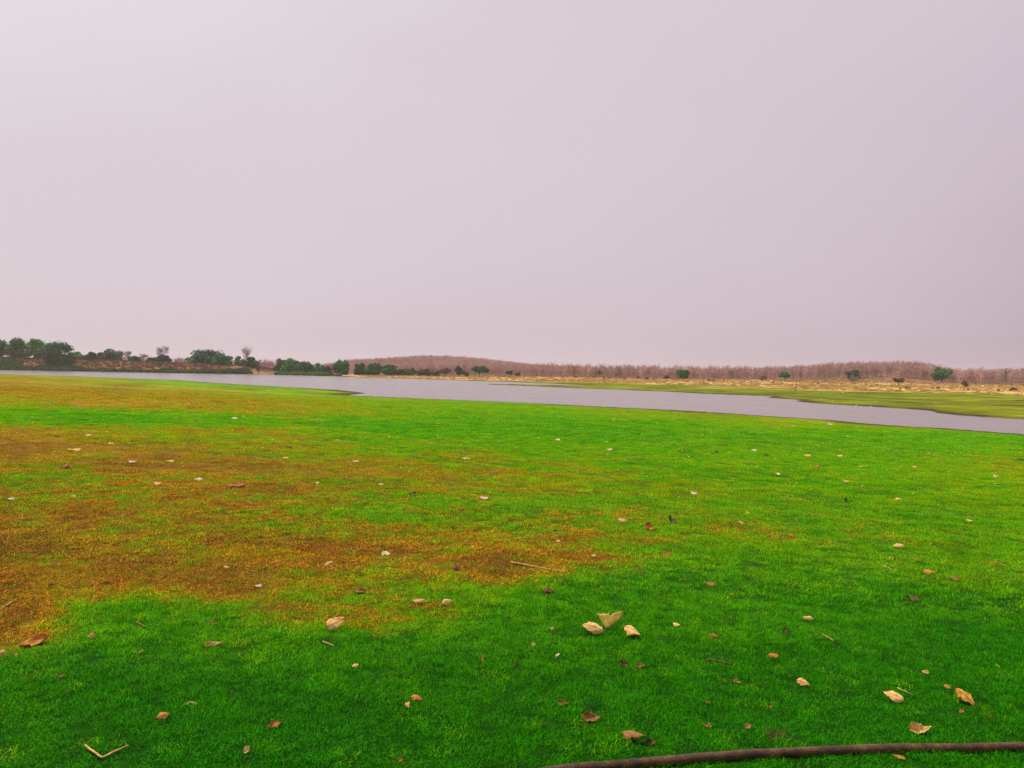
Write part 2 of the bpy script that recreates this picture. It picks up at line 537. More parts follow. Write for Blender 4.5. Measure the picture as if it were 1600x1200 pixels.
def tuft(nb, rad, h, wd, lean, seed, mat, curl=.6):
    rnd = random.Random(seed)
    v, f = [], []
    for k in range(nb):
        r = rad * math.sqrt(rnd.random()); a = rnd.uniform(0, 6.2832)
        p = Vector((r * math.cos(a), r * math.sin(a), -.004))
        d = rnd.uniform(0, 6.2832)
        ld = Vector((math.cos(d), math.sin(d), 0))
        sdv = Vector((-ld.y, ld.x, 0))
        if rnd.random() < .5:
            sdv = (sdv + ld * rnd.uniform(-.6, .6)).normalized()
        hh = h * rnd.uniform(.55, 1.25)
        ln = lean * rnd.uniform(.2, 1.5)
        w_ = wd * rnd.uniform(.7, 1.3)
        mid = p + Vector((0, 0, hh * .6)) + ld * hh * ln * .35
        tip = p + Vector((0, 0, hh * (1 - .35 * min(ln, 1.4) * curl))) + ld * hh * ln
        i = len(v)
        v += [p - sdv * w_ * .5, p + sdv * w_ * .5, mid + sdv * w_ * .45, mid - sdv * w_ * .45, tip]
        f += [(i, i + 1, i + 2, i + 3), (i + 3, i + 2, i + 4)]
    me = bpy.data.meshes.new('tuft')
    me.from_pydata([tuple(q) for q in v], [], f)
    me.materials.append(mat)
    return bpy.data.objects.new('tuft', me)

def gn_scatter(name, pts, rot, scl, tint, protos, label):
    me = bpy.data.meshes.new(name)
    n = len(pts)
    me.vertices.add(n)
    me.vertices.foreach_set('co', np.ascontiguousarray(pts, np.float32).reshape(-1))
    me.attributes.new('rot', 'FLOAT_VECTOR', 'POINT').data.foreach_set('vector', np.ascontiguousarray(rot, np.float32).reshape(-1))
    me.attributes.new('scl', 'FLOAT_VECTOR', 'POINT').data.foreach_set('vector', np.ascontiguousarray(scl, np.float32).reshape(-1))
    me.attributes.new('tint', 'FLOAT_COLOR', 'POINT').data.foreach_set('color', np.hstack([tint, np.ones((n, 1))]).astype(np.float32).reshape(-1))
    me.attributes.new('pick', 'INT', 'POINT').data.foreach_set('value', RNG.integers(0, len(protos), n).astype(np.int32))
    o = bpy.data.objects.new(name, me)
    C.objects.link(o)
    o['kind'] = 'stuff'
    o['label'] = label
    g = bpy.data.node_groups.new(name, 'GeometryNodeTree')
    g.interface.new_socket('Geometry', in_out='INPUT', socket_type='NodeSocketGeometry')
    g.interface.new_socket('Geometry', in_out='OUTPUT', socket_type='NodeSocketGeometry')
    gi, go = g.nodes.new('NodeGroupInput'), g.nodes.new('NodeGroupOutput')
    ip = g.nodes.new('GeometryNodeInstanceOnPoints')
    j = g.nodes.new('GeometryNodeJoinGeometry')
    for p in protos:
        oi = g.nodes.new('GeometryNodeObjectInfo')
        oi.inputs['Object'].default_value = p
        oi.inputs['As Instance'].default_value = True
        g.links.new(oi.outputs['Geometry'], j.inputs[0])
    def named(nm, typ):
        a = g.nodes.new('GeometryNodeInputNamedAttribute')
        a.data_type = typ
        a.inputs['Name'].default_value = nm
        return a.outputs['Attribute']
    g.links.new(gi.outputs[0], ip.inputs['Points'])
    g.links.new(j.outputs[0], ip.inputs['Instance'])
    ip.inputs['Pick Instance'].default_value = True
    g.links.new(named('pick', 'INT'), ip.inputs['Instance Index'])
    e2r = g.nodes.new('FunctionNodeEulerToRotation')
    g.links.new(named('rot', 'FLOAT_VECTOR'), e2r.inputs[0])
    g.links.new(e2r.outputs[0], ip.inputs['Rotation'])
    g.links.new(named('scl', 'FLOAT_VECTOR'), ip.inputs['Scale'])
    g.links.new(ip.outputs[0], go.inputs[0])
    md = o.modifiers.new('scatter', 'NODES')
    md.node_group = g
    return o

keepout = []            # (x, y, radius) where something lies on the grass

def scatter_area(d0, d1, dens, half=.80, side=2.5):
    """random points in the wedge in front of the path, d0 to d1 metres out, with a margin at both sides"""
    area = (d1 - d0) * (half * (d0 + d1) + 2 * side)
    n = int(area * dens)
    y = np.sqrt(RNG.random(n * 2) * (d1 * d1 - d0 * d0) + d0 * d0)
    x = (RNG.random(n * 2) * 2 - 1) * (half * y + side)
    keep = RNG.random(n * 2) < .5
    return x[keep], y[keep]

def build_grass():
    gm = leafy_mat('grass_blade', trans=.38, rough=.45, var=.66, spec=.03, odd=3.0)
    dm = leafy_mat('dry_blade', trans=.15, rough=.85, var=.80)
    LODS = [(1.6, 6.5, 360, 1.0, 0), (6.5, 13, 150, 1.4, 0), (13, 30, 34, 1.0, 1), (30, 110, 7.5, 1.0, 2)]
    gf = leafy_mat('far_grass_blade', trans=.38, rough=.5, var=.34, spec=.03, odd=1.2)
    lush = {0: [tuft(70, .058, .020, .0020, 1.05, 100 + k, gm) for k in range(5)],
            1: [tuft(70, .16, .034, .0055, .8, 120 + k, gf) for k in range(4)],
            2: [tuft(80, .36, .040, .012, .8, 140 + k, gf) for k in range(4)]}
    dry = {0: [tuft(50, .070, .017, .0034, 1.7, 200 + k, dm, 1.3) for k in range(5)],
           1: [tuft(54, .17, .020, .0065, 1.6, 220 + k, dm, 1.2) for k in range(4)],
           2: [tuft(60, .36, .026, .014, 1.4, 240 + k, dm, 1.2) for k in range(4)]}
    for li, (d0, d1, dens, sc, kind) in enumerate(LODS):
        x, y = scatter_area(d0, d1, dens)
        sd, side = shore(x, y)
        ok = (sd > 3.2 + 3 * vnoise(x, y, 4.3, 51)) & side & (RNG.random(len(x)) < 1 - sst(45, 110, y))
        x, y, sd, side = x[ok], y[ok], sd[ok], side[ok]
        z = height(x, y, sd, side)
        if d0 < 13:
            hold = (vnoise(x, y, .15, 66) + .4 * vnoise(x, y, .6, 67) < .40) | (RNG.random(len(x)) < .72)
            for kx, ky, kr in keepout:
                hold &= (x - kx) ** 2 + (y - ky) ** 2 > kr * kr
            x, y, z = x[hold], y[hold], z[hold]
        v = dryness(x, y, z)
        # single green tufts survive in the brown, single dead ones stand in the green
        jit = np.clip(v + RNG.normal(0, .10, len(v)) * sst(.02, .2, v) + (RNG.random(len(v)) < .05) * RNG.random(len(v)) * .24, 0, 1)
        isdry = RNG.random(len(v)) < sst(.32, .80, jit) * .95
        n = len(x)
        rot = np.stack([RNG.normal(0, .06, n), RNG.normal(0, .06, n), RNG.random(n) * 6.283], -1)
        lump = 1.1 + .55 * vnoise(x, y, .33, 61) + .4 * vnoise(x, y, .9, 62)
        s = sc * (RNG.random(n) * .5 + .75)
        scl = np.stack([s, s, s * np.clip(lump, .75, 1.6)], -1)
        tint = lawn_rgb(np.where(isdry, np.maximum(jit, .68), np.minimum(jit, .25)) if kind == 0 else np.where(isdry, np.maximum(jit, .50), np.minimum(jit, .58))) * (1 + RNG.normal(0, .13, (n, 1)))
        tint = np.clip(tint, .001, 1)
        hue = 1 + .5 * vnoise(x, y, .5, 64)[:, None] * np.array([[1.0, .25, 0]])
        tint = tint * np.clip(hue, .3, 2)
        P = np.stack([x, y, z], -1)
        thin = ~isdry | (RNG.random(n) < .80)
        for flag, pr, nm, lb in ((~isdry, lush[kind], 'lawn_grass', 'short green lawn grass'), (isdry & thin, dry[kind], 'dry_grass', 'flattened brown parched grass')):
            q = flag
            tt = tint[q] * ((1.15 if kind == 0 else 1.30) if nm == 'lawn_grass' else 1.10)
            gn_scatter(nm, P[q], rot[q], scl[q], tt, pr, lb)

# ------------------------------------------------------------------ dry leaves and other litter
def dead_mat(name, c1, c2, c3, rough=.7, trans=.15):
    c1, c2, c3 = [tuple(min(q * 1.0, .92) for q in c) for c in (c1, c2, c3)]
    mt, t, b = new_mat(name)
    tcn = node(t, 'ShaderNodeTexCoord')
    oi = node(t, 'ShaderNodeObjectInfo')
    mpp = node(t, 'ShaderNodeMapping')
    cx = node(t, 'ShaderNodeCombineXYZ')
    for k in range(3):
        t.links.new(oi.outputs['Random'], cx.inputs[k])
    sc = node(t, 'ShaderNodeVectorMath', operation='SCALE'); sc.inputs['Scale'].default_value = 7
    t.links.new(cx.outputs[0], sc.inputs[0])
    t.links.new(tcn.outputs['Object'], mpp.inputs[0])
    t.links.new(sc.outputs[0], mpp.inputs['Location'])
    a = tex_noise(t, 45, 5, mpp.outputs[0], .65)
    c = val_ramp(t, a.outputs[0], [(.32, c3), (.5, c2), (.66, c1)])
    a2 = tex_noise(t, 420, 3, mpp.outputs[0], .6)
    c = mult(t, c, val_ramp(t, a2.outputs[0], [(.3, (.72, .70, .66)), (.65, (1.1, 1.1, 1.1))]))
    t.links.new(c, b.inputs['Base Color'])
    b.inputs['Roughness'].default_value = rough
    b.inputs['Specular IOR Level'].default_value = .25
    bpn = node(t, 'ShaderNodeBump'); bpn.inputs['Distance'].default_value = .002; bpn.inputs['Strength'].default_value = .8
    t.links.new(a.outputs[0], bpn.inputs['Height'])
    t.links.new(bpn.outputs[0], b.inputs['Normal'])
    tr = node(t, 'ShaderNodeBsdfTranslucent')
    t.links.new(c, tr.inputs['Color'])
    ms = node(t, 'ShaderNodeMixShader'); ms.inputs[0].default_value = trans
    t.links.new(b.outputs[0], ms.inputs[1]); t.links.new(tr.outputs[0], ms.inputs[2])
    t.links.new(ms.outputs[0], t.nodes['Material Output'].inputs['Surface'])
    return mt

DM = {
    'tan': dead_mat('tan_leaf', (.88, .60, .24), (.80, .48, .15), (.52, .25, .06)),
    'pale': dead_mat('pale_leaf', (.88, .62, .26), (.80, .50, .17), (.56, .29, .07)),
    'white': dead_mat('bleached_leaf', (.85, .72, .55), (.76, .60, .40), (.55, .38, .22)),
    'brown': dead_mat('brown_leaf', (.46, .22, .065), (.34, .145, .035), (.16, .06, .014)),
    'orange': dead_mat('orange_leaf', (.62, .29, .05), (.50, .20, .03), (.28, .09, .012)),
    'yellow': dead_mat('yellow_leaf', (.74, .42, .07), (.62, .32, .04), (.36, .16, .02)),
    'dark': dead_mat('dark_leaf', (.21, .095, .034), (.115, .050, .018), (.040, .018, .007), trans=.05),
    'film': dead_mat('thin_yellow_leaf', (.95, .82, .30), (.90, .68, .15), (.66, .42, .06), .5, .60),
    'stone': dead_mat('stone', (.30, .22, .13), (.22, .15, .085), (.12, .08, .04), .9, 0),
    'palestone': dead_mat('pale_stone', (.80, .74, .58), (.72, .64, .48), (.5, .42, .3), .9, 0),
    'straw': dead_mat('straw', (.74, .52, .20), (.60, .38, .11), (.36, .18, .04), .7, .1),
    'vein': dead_mat('midrib', (.70, .50, .24), (.60, .38, .15), (.45, .24, .08), .7, 0),
}

def leaf_fn(L, W, roll, bend, twist, ragged, rnd, blunt=.8):
    ph = [rnd.uniform(0, 6.28) for _ in range(8)]
    def fn(u, v, lift=0.0):
        wid = W / 2 * max(1 - abs(2 * min(max(u, .004), .996) ** blunt - 1) ** 2.3, 0) ** .62
        sd_ = 1 if v > 0 else 0
        wid *= 1 + ragged * (.5 * math.sin(9 * u + ph[sd_]) + .5 * math.sin(21 * u + ph[2 + sd_]) + .35 * math.sin(37 * u + ph[4 + sd_]))
        aa = v * roll / 2 * (.6 + .8 * u if twist >= 0 else 1.4 - .8 * u)
        if abs(roll) > .05:
            Rr = W / abs(roll)
            yy = Rr * math.sin(abs(aa)) * (1 if v > 0 else -1) * wid / (W / 2)
            zz = Rr * (1 - math.cos(aa)) * (1 if roll > 0 else -1) * (wid / (W / 2))
        else:
            yy, zz = v * wid, 0
        zz += (.040 if ragged > .15 else .020) * L * (math.sin(7 * u + 3 * v + ph[6]) + .6 * math.sin(13 * u - 5 * v + ph[7])) * (.3 + abs(v)) + lift
        th = bend * (u - .5)
        if abs(bend) > .03:
            Rb = L / bend
            x = (Rb - zz) * math.sin(th)
            z = Rb - (Rb - zz) * math.cos(th)
        else:
            x, z = L * (u - .5), zz
        tw = twist * (u - .5)
        return Vector((x, yy * math.cos(tw) - (z * .3) * math.sin(tw), z + yy * math.sin(tw)))
    return fn

def leaf_mesh(fn, bites, nu=16, nv=8):
    mb = MB()
    for i in range(nu + 1):
        for j in range(nv + 1):
            mb.v.append(fn(i / nu, -1 + 2 * j / nv))
    for i in range(nu):
        for j in range(nv):
            u, v = (i + .5) / nu, -1 + 2 * (j + .5) / nv
            if any((u - bu) ** 2 + ((v - bv) * .4) ** 2 < br * br for bu, bv, br in bites):
                continue
            a = i * (nv + 1) + j
            mb.f.append((a, a + nv + 1, a + nv + 2, a + 1))
    return mb.mesh('leaf', True)

KINDS = {'plate': (.62, -.45, .25, .25, .08, 2),   # width/length, roll across, bend along, twist, raggedness, bites
    'flat': (.56, .7, .35, .3, .07, 0), 'arch': (.60, -1.25, -.7, .6, .14, 2), 'roll': (.74, -2.5, -.6, .9, .14, 2),
    'boat': (.62, 2.2, 1.0, .3, .10, 1), 'bite': (.66, -.9, .3, .5, .10, 2), 'lobed': (.52, -1.9, -1.1, 1.1, .24, 3),
    'cup': (.74, -2.0, -1.3, .7, .18, 3), 'crumple': (.62, 1.9, 1.3, 1.4, .26, 3), 'slim': (.26, 1.2, .5, .6, .08, 0),
    'fan': (.95, .5, .4, .5, .12, 1), 'chip': (.75, .8, .4, .8, .22, 1), 'tail': (.50, 1.6, 1.7, 1.2, .22, 2)}
WHITE_Z = Vector((0, 0, 1))

def place_leaf(px, py, wpx, hpx, kind, colour, slope, label, group=None, seed=None, detail=True, name='dry_leaf'):
    rnd = random.Random(int(px * 13 + py * 7) if seed is None else seed)
    p = hit(px, py + hpx * .35)
    dp = depth(p)
    L = max(wpx / F * dp, .006)
    if dp > 13:
        hpx *= .62
    ratio, roll, bend, twist, rag, nb = KINDS[kind]
    # how far the blade is propped up on the grass so that it shows as tall as it does
    elev = math.atan2(CAMZ - p.z, math.hypot(p.x, p.y))
    Weff = ratio * L
    want = min(hpx / F * dp / max(Weff, 1e-4), .97)
    tilt = min(max(math.asin(want) - elev, 0), 1.1) * (.2 if kind == 'boat' else .7 if abs(roll) > 1.4 else 1)
    sl_ = math.radians(slope)
    e1 = Vector((p.y, -p.x, 0)).normalized()
    ef = Vector((p.x, p.y, 0)).normalized()
    e2 = ef * math.cos(tilt) + WHITE_Z * math.sin(tilt)
    th = math.atan2(math.sin(sl_), math.cos(sl_) * max(math.sin(elev + tilt), .15))
    X = e1 * math.cos(th) + e2 * math.sin(th)
    N = e1.cross(e2).normalized()
    Y = N.cross(X).normalized()
    bites = [(rnd.choice([rnd.uniform(.0, .25), rnd.uniform(.3, .9)]), rnd.choice([-1, 1]) * rnd.uniform(.75, 1.1), rnd.uniform(.07, .18)) for _ in range(nb)]
    fn = leaf_fn(L, Weff, roll, bend, twist * rnd.choice([-1, 1]), rag, rnd)
    me = leaf_mesh(fn, bites, *((18, 10) if detail else (9, 6)))
    M = Matrix((X, Y, N)).transposed()
    for v in me.vertices:
        v.co = M @ v.co
    zmin = min(v.co.z for v in me.vertices)
    o = obj(name, me, DM[colour])
    base = gz(p.x, p.y)
    low = .005 if dp < 13 else .022
    o.location = (p.x, p.y, base + low - zmin)
    sm = o.modifiers.new('thickness', 'SOLIDIFY')
    sm.thickness = min(.0006 + .003 * L, .0015)
    sm.offset = 0
    tag(o, label, 'leaf', group)
    if detail and wpx > 11 and colour not in ('dark',):
        mb = MB()
        n = 12
        pts = [M @ fn(.0 + .96 * i / n, .0, .0008) for i in range(n + 1)]
        st = pts[0] - (pts[1] - pts[0]).normalized() * L * .10
        mb.tube([st] + pts, [.016 * L] + [.013 * L * (1 - .7 * i / n) + .0004 for i in range(n + 1)], 5)
        mr = obj('midrib', mb.mesh('midrib', True), DM['brown'] if colour in ('tan', 'pale', 'white', 'yellow') else DM['straw'], o)
    if dp < 13:
        keepout.append((p.x, p.y, L * .42))
        q = p - ef * L * .30
        keepout.append((q.x, q.y, L * .34))
    return o

def place_stone(px, py, wpx, hpx, colour, label, cat='stone', name='stone', group=None, clod=False):
    rnd = random.Random(int(px * 3 + py * 11))
    p = hit(px, py + hpx * .4)
    dp = depth(p)
    W, H = wpx / F * dp, hpx / F * dp
    mb = MB()
    nu, nv = 14, 8
    ph = [rnd.uniform(0, 6.28) for _ in range(6)]
    for j in range(nv + 1):
        for i in range(nu):
            a, bz = 2 * math.pi * i / nu, math.pi * (j / nv - .5)
            k = 1 + .13 * math.sin(2 * a + ph[0]) + .10 * math.sin(3 * a + 2 * bz + ph[1]) + .08 * math.sin(5 * a - 3 * bz + ph[2]) + (.14 * rnd.uniform(-1, 1) if clod else .03 * rnd.uniform(-1, 1))
            mb.v.append(Vector((math.cos(a) * math.cos(bz) * W * .5 * k, math.sin(a) * math.cos(bz) * W * .42 * k, math.sin(bz) * H * .62 * k)))
    for j in range(nv):
        for i in range(nu):
            i2 = (i + 1) % nu
            mb.f.append((j * nu + i, j * nu + i2, (j + 1) * nu + i2, (j + 1) * nu + i))
    o = obj(name, mb.mesh(name, not clod), DM[colour])
    o.location = (p.x, p.y, gz(p.x, p.y) + H * .18)
    tag(o, label, cat, group)
    if dp < 13:
        keepout.append((p.x, p.y, W * .5))
    return o

def place_stick(pix, rpx, colour, label, name='dry_stalk', cat='stalk', lift=.012, taper=.6):
    pts = []
    for px, py in pix:
        p = hit(px, py)
        pts.append(Vector((p.x, p.y, gz(p.x, p.y) + lift)))
    dp = depth(pts[0])
    # subdivide and wobble a little
    fine = []
    rnd = random.Random(int(pix[0][0]))
    for a, b_ in zip(pts[:-1], pts[1:]):
        for k in range(5):
            q = a.lerp(b_, k / 5)
            if k:
                q += rvec(rnd) * (a - b_).length * .012
            fine.append(q)
    fine.append(pts[-1])
    r = rpx / F * dp
    o0 = fine[0].copy()
    mb = MB()
    mb.tube([q - o0 for q in fine], [r * (1 - (1 - taper) * k / len(fine)) * rnd.uniform(.85, 1.15) for k in range(len(fine))], 7)
    o = obj(name, mb.mesh(name, True), DM[colour], loc=o0)
    tag(o, label, cat)
    for q in fine:
        keepout.append((q.x, q.y, .02))
    return o

def build_pipe():
    mt, t, b = new_mat('dirty_pipe')
    tcn = node(t, 'ShaderNodeTexCoord')
    a = tex_noise(t, 9, 8, tcn.outputs['Object'], .75)
    a2 = tex_noise(t, 160, 4, tcn.outputs['Object'], .6)
    c = val_ramp(t, a.outputs[0], [(.34, (.014, .007, .002)), (.48, (.060, .026, .007)), (.58, (.125, .060, .015)), (.72, (.26, .140, .042))])
    c = mult(t, c, val_ramp(t, a2.outputs[0], [(.3, (.6, .6, .6)), (.7, (1.3, 1.25, 1.1))]))
    t.links.new(c, b.inputs['Base Color'])
    b.inputs['Roughness'].default_value = .75
    bpn = node(t, 'ShaderNodeBump'); bpn.inputs['Distance'].default_value = .004
    t.links.new(a2.outputs[0], bpn.inputs['Height']); t.links.new(bpn.outputs[0], b.inputs['Normal'])
    r = .0215
    px = [(420, 1287), (640, 1248), (870, 1210.5), (950, 1203.5), (1050, 1194), (1150, 1186), (1200, 1183), (1300, 1178.5), (1400, 1175.5), (1500, 1174), (1600, 1172.5), (1800, 1172), (2100, 1176)]
    pts = []
    for x, y in px:
        p = hit(x, y)
        pts.append(Vector((p.x, p.y, gz(p.x, p.y) + r * .62)))
    fine = []
    for i in range(len(pts) - 1):
        p0, p1, p2, p3 = pts[max(i - 1, 0)], pts[i], pts[i + 1], pts[min(i + 2, len(pts) - 1)]
        for k in range(6):
            s = k / 6
            fine.append(.5 * ((2 * p1) + (p2 - p0) * s + (2 * p0 - 5 * p1 + 4 * p2 - p3) * s * s + (3 * p1 - p0 - 3 * p2 + p3) * s ** 3))
    fine.append(pts[-1])
    # lay it smoothly over the small bumps
    zs = np.array([q.z for q in fine])
    for _ in range(6):
        zs[1:-1] = (zs[:-2] + zs[1:-1] + zs[2:]) / 3
    for q, zz in zip(fine, zs):
        q.z = zz + .004
        keepout.append((q.x, q.y, .021))
    o0 = fine[0].copy()
    mb = MB()
    mb.tube([q - o0 for q in fine], [r * (1 + .015 * math.sin(i * 1.7) + .03 * math.sin(i * .41 + 1)) for i in range(len(fine))], 16)
    o = obj('water_pipe', mb.mesh('water_pipe', True), mt, loc=o0)
    tag(o, 'long dirty brown pipe lying across the grass at the bottom right', 'pipe')

def build_fan_leaf():
    # broken leaf standing on its stalk end, blade pleated along the side veins
    p = hit(946, 983.5)
    dp = depth(p)
    k = dp / F * .094
    e1 = Vector((p.y, -p.x, 0)).normalized()
    ef = Vector((p.x, p.y, 0)).normalized()
    e2 = (ef * .55 + WHITE_Z * .83).normalized()
    nn = e1.cross(e2).normalized()
    rim = [(-40, 95), (-95, 160), (-120, 205), (-145, 252), (-95, 238), (-40, 246), (15, 252), (60, 268), (105, 256), (160, 262), (225, 290), (278, 288), (292, 262), (262, 205), (215, 150), (150, 85)]
    mb = MB()
    rows = 7
    for i, (x, y) in enumerate(rim):
        for j in range(rows + 1):
            s = .03 + .97 * j / rows
            fold = (18 if i % 2 else -12) * s + 26 * math.sin(s * 2.2) * (x / 290) ** 2 + 30 * s * s * (x > 150)
            mb.v.append(e1 * (x * s * k) + e2 * (y * s * k) + nn * (fold * k))
    for i in range(len(rim) - 1):
        for j in range(rows):
            if (i, j) in ((0, 6), (7, 6)):
                continue
            a = i * (rows + 1) + j
            mb.f.append((a, a + rows + 1, a + rows + 2, a + 1))
    o = obj('dry_leaf', mb.mesh('dry_leaf', True), DM['film'], loc=(p.x, p.y, gz(p.x, p.y) + .006))
    sm = o.modifiers.new('thickness', 'SOLIDIFY'); sm.thickness = .0012
    tag(o, 'large thin yellow leaf standing up like a fan with veins showing', 'leaf')
    for (x, y) in ((225, 290), (15, 252), (-95, 160)):
        mb = MB()
        pts = [e1 * (x * s * k) + e2 * (y * s * k) - nn * (16 * s * k) + nn * (30 * s * s * (x > 150) * k) for s in (0, .2, .4, .6, .8, .97)]
        mb.tube(pts, [5 * k * (1 - .12 * q) for q in range(6)], 5)
        obj('vein', mb.mesh('vein', True), DM['straw'], o)
    keepout.append((p.x, p.y, .06)); q = p - ef * .05; keepout.append((q.x, q.y, .05))

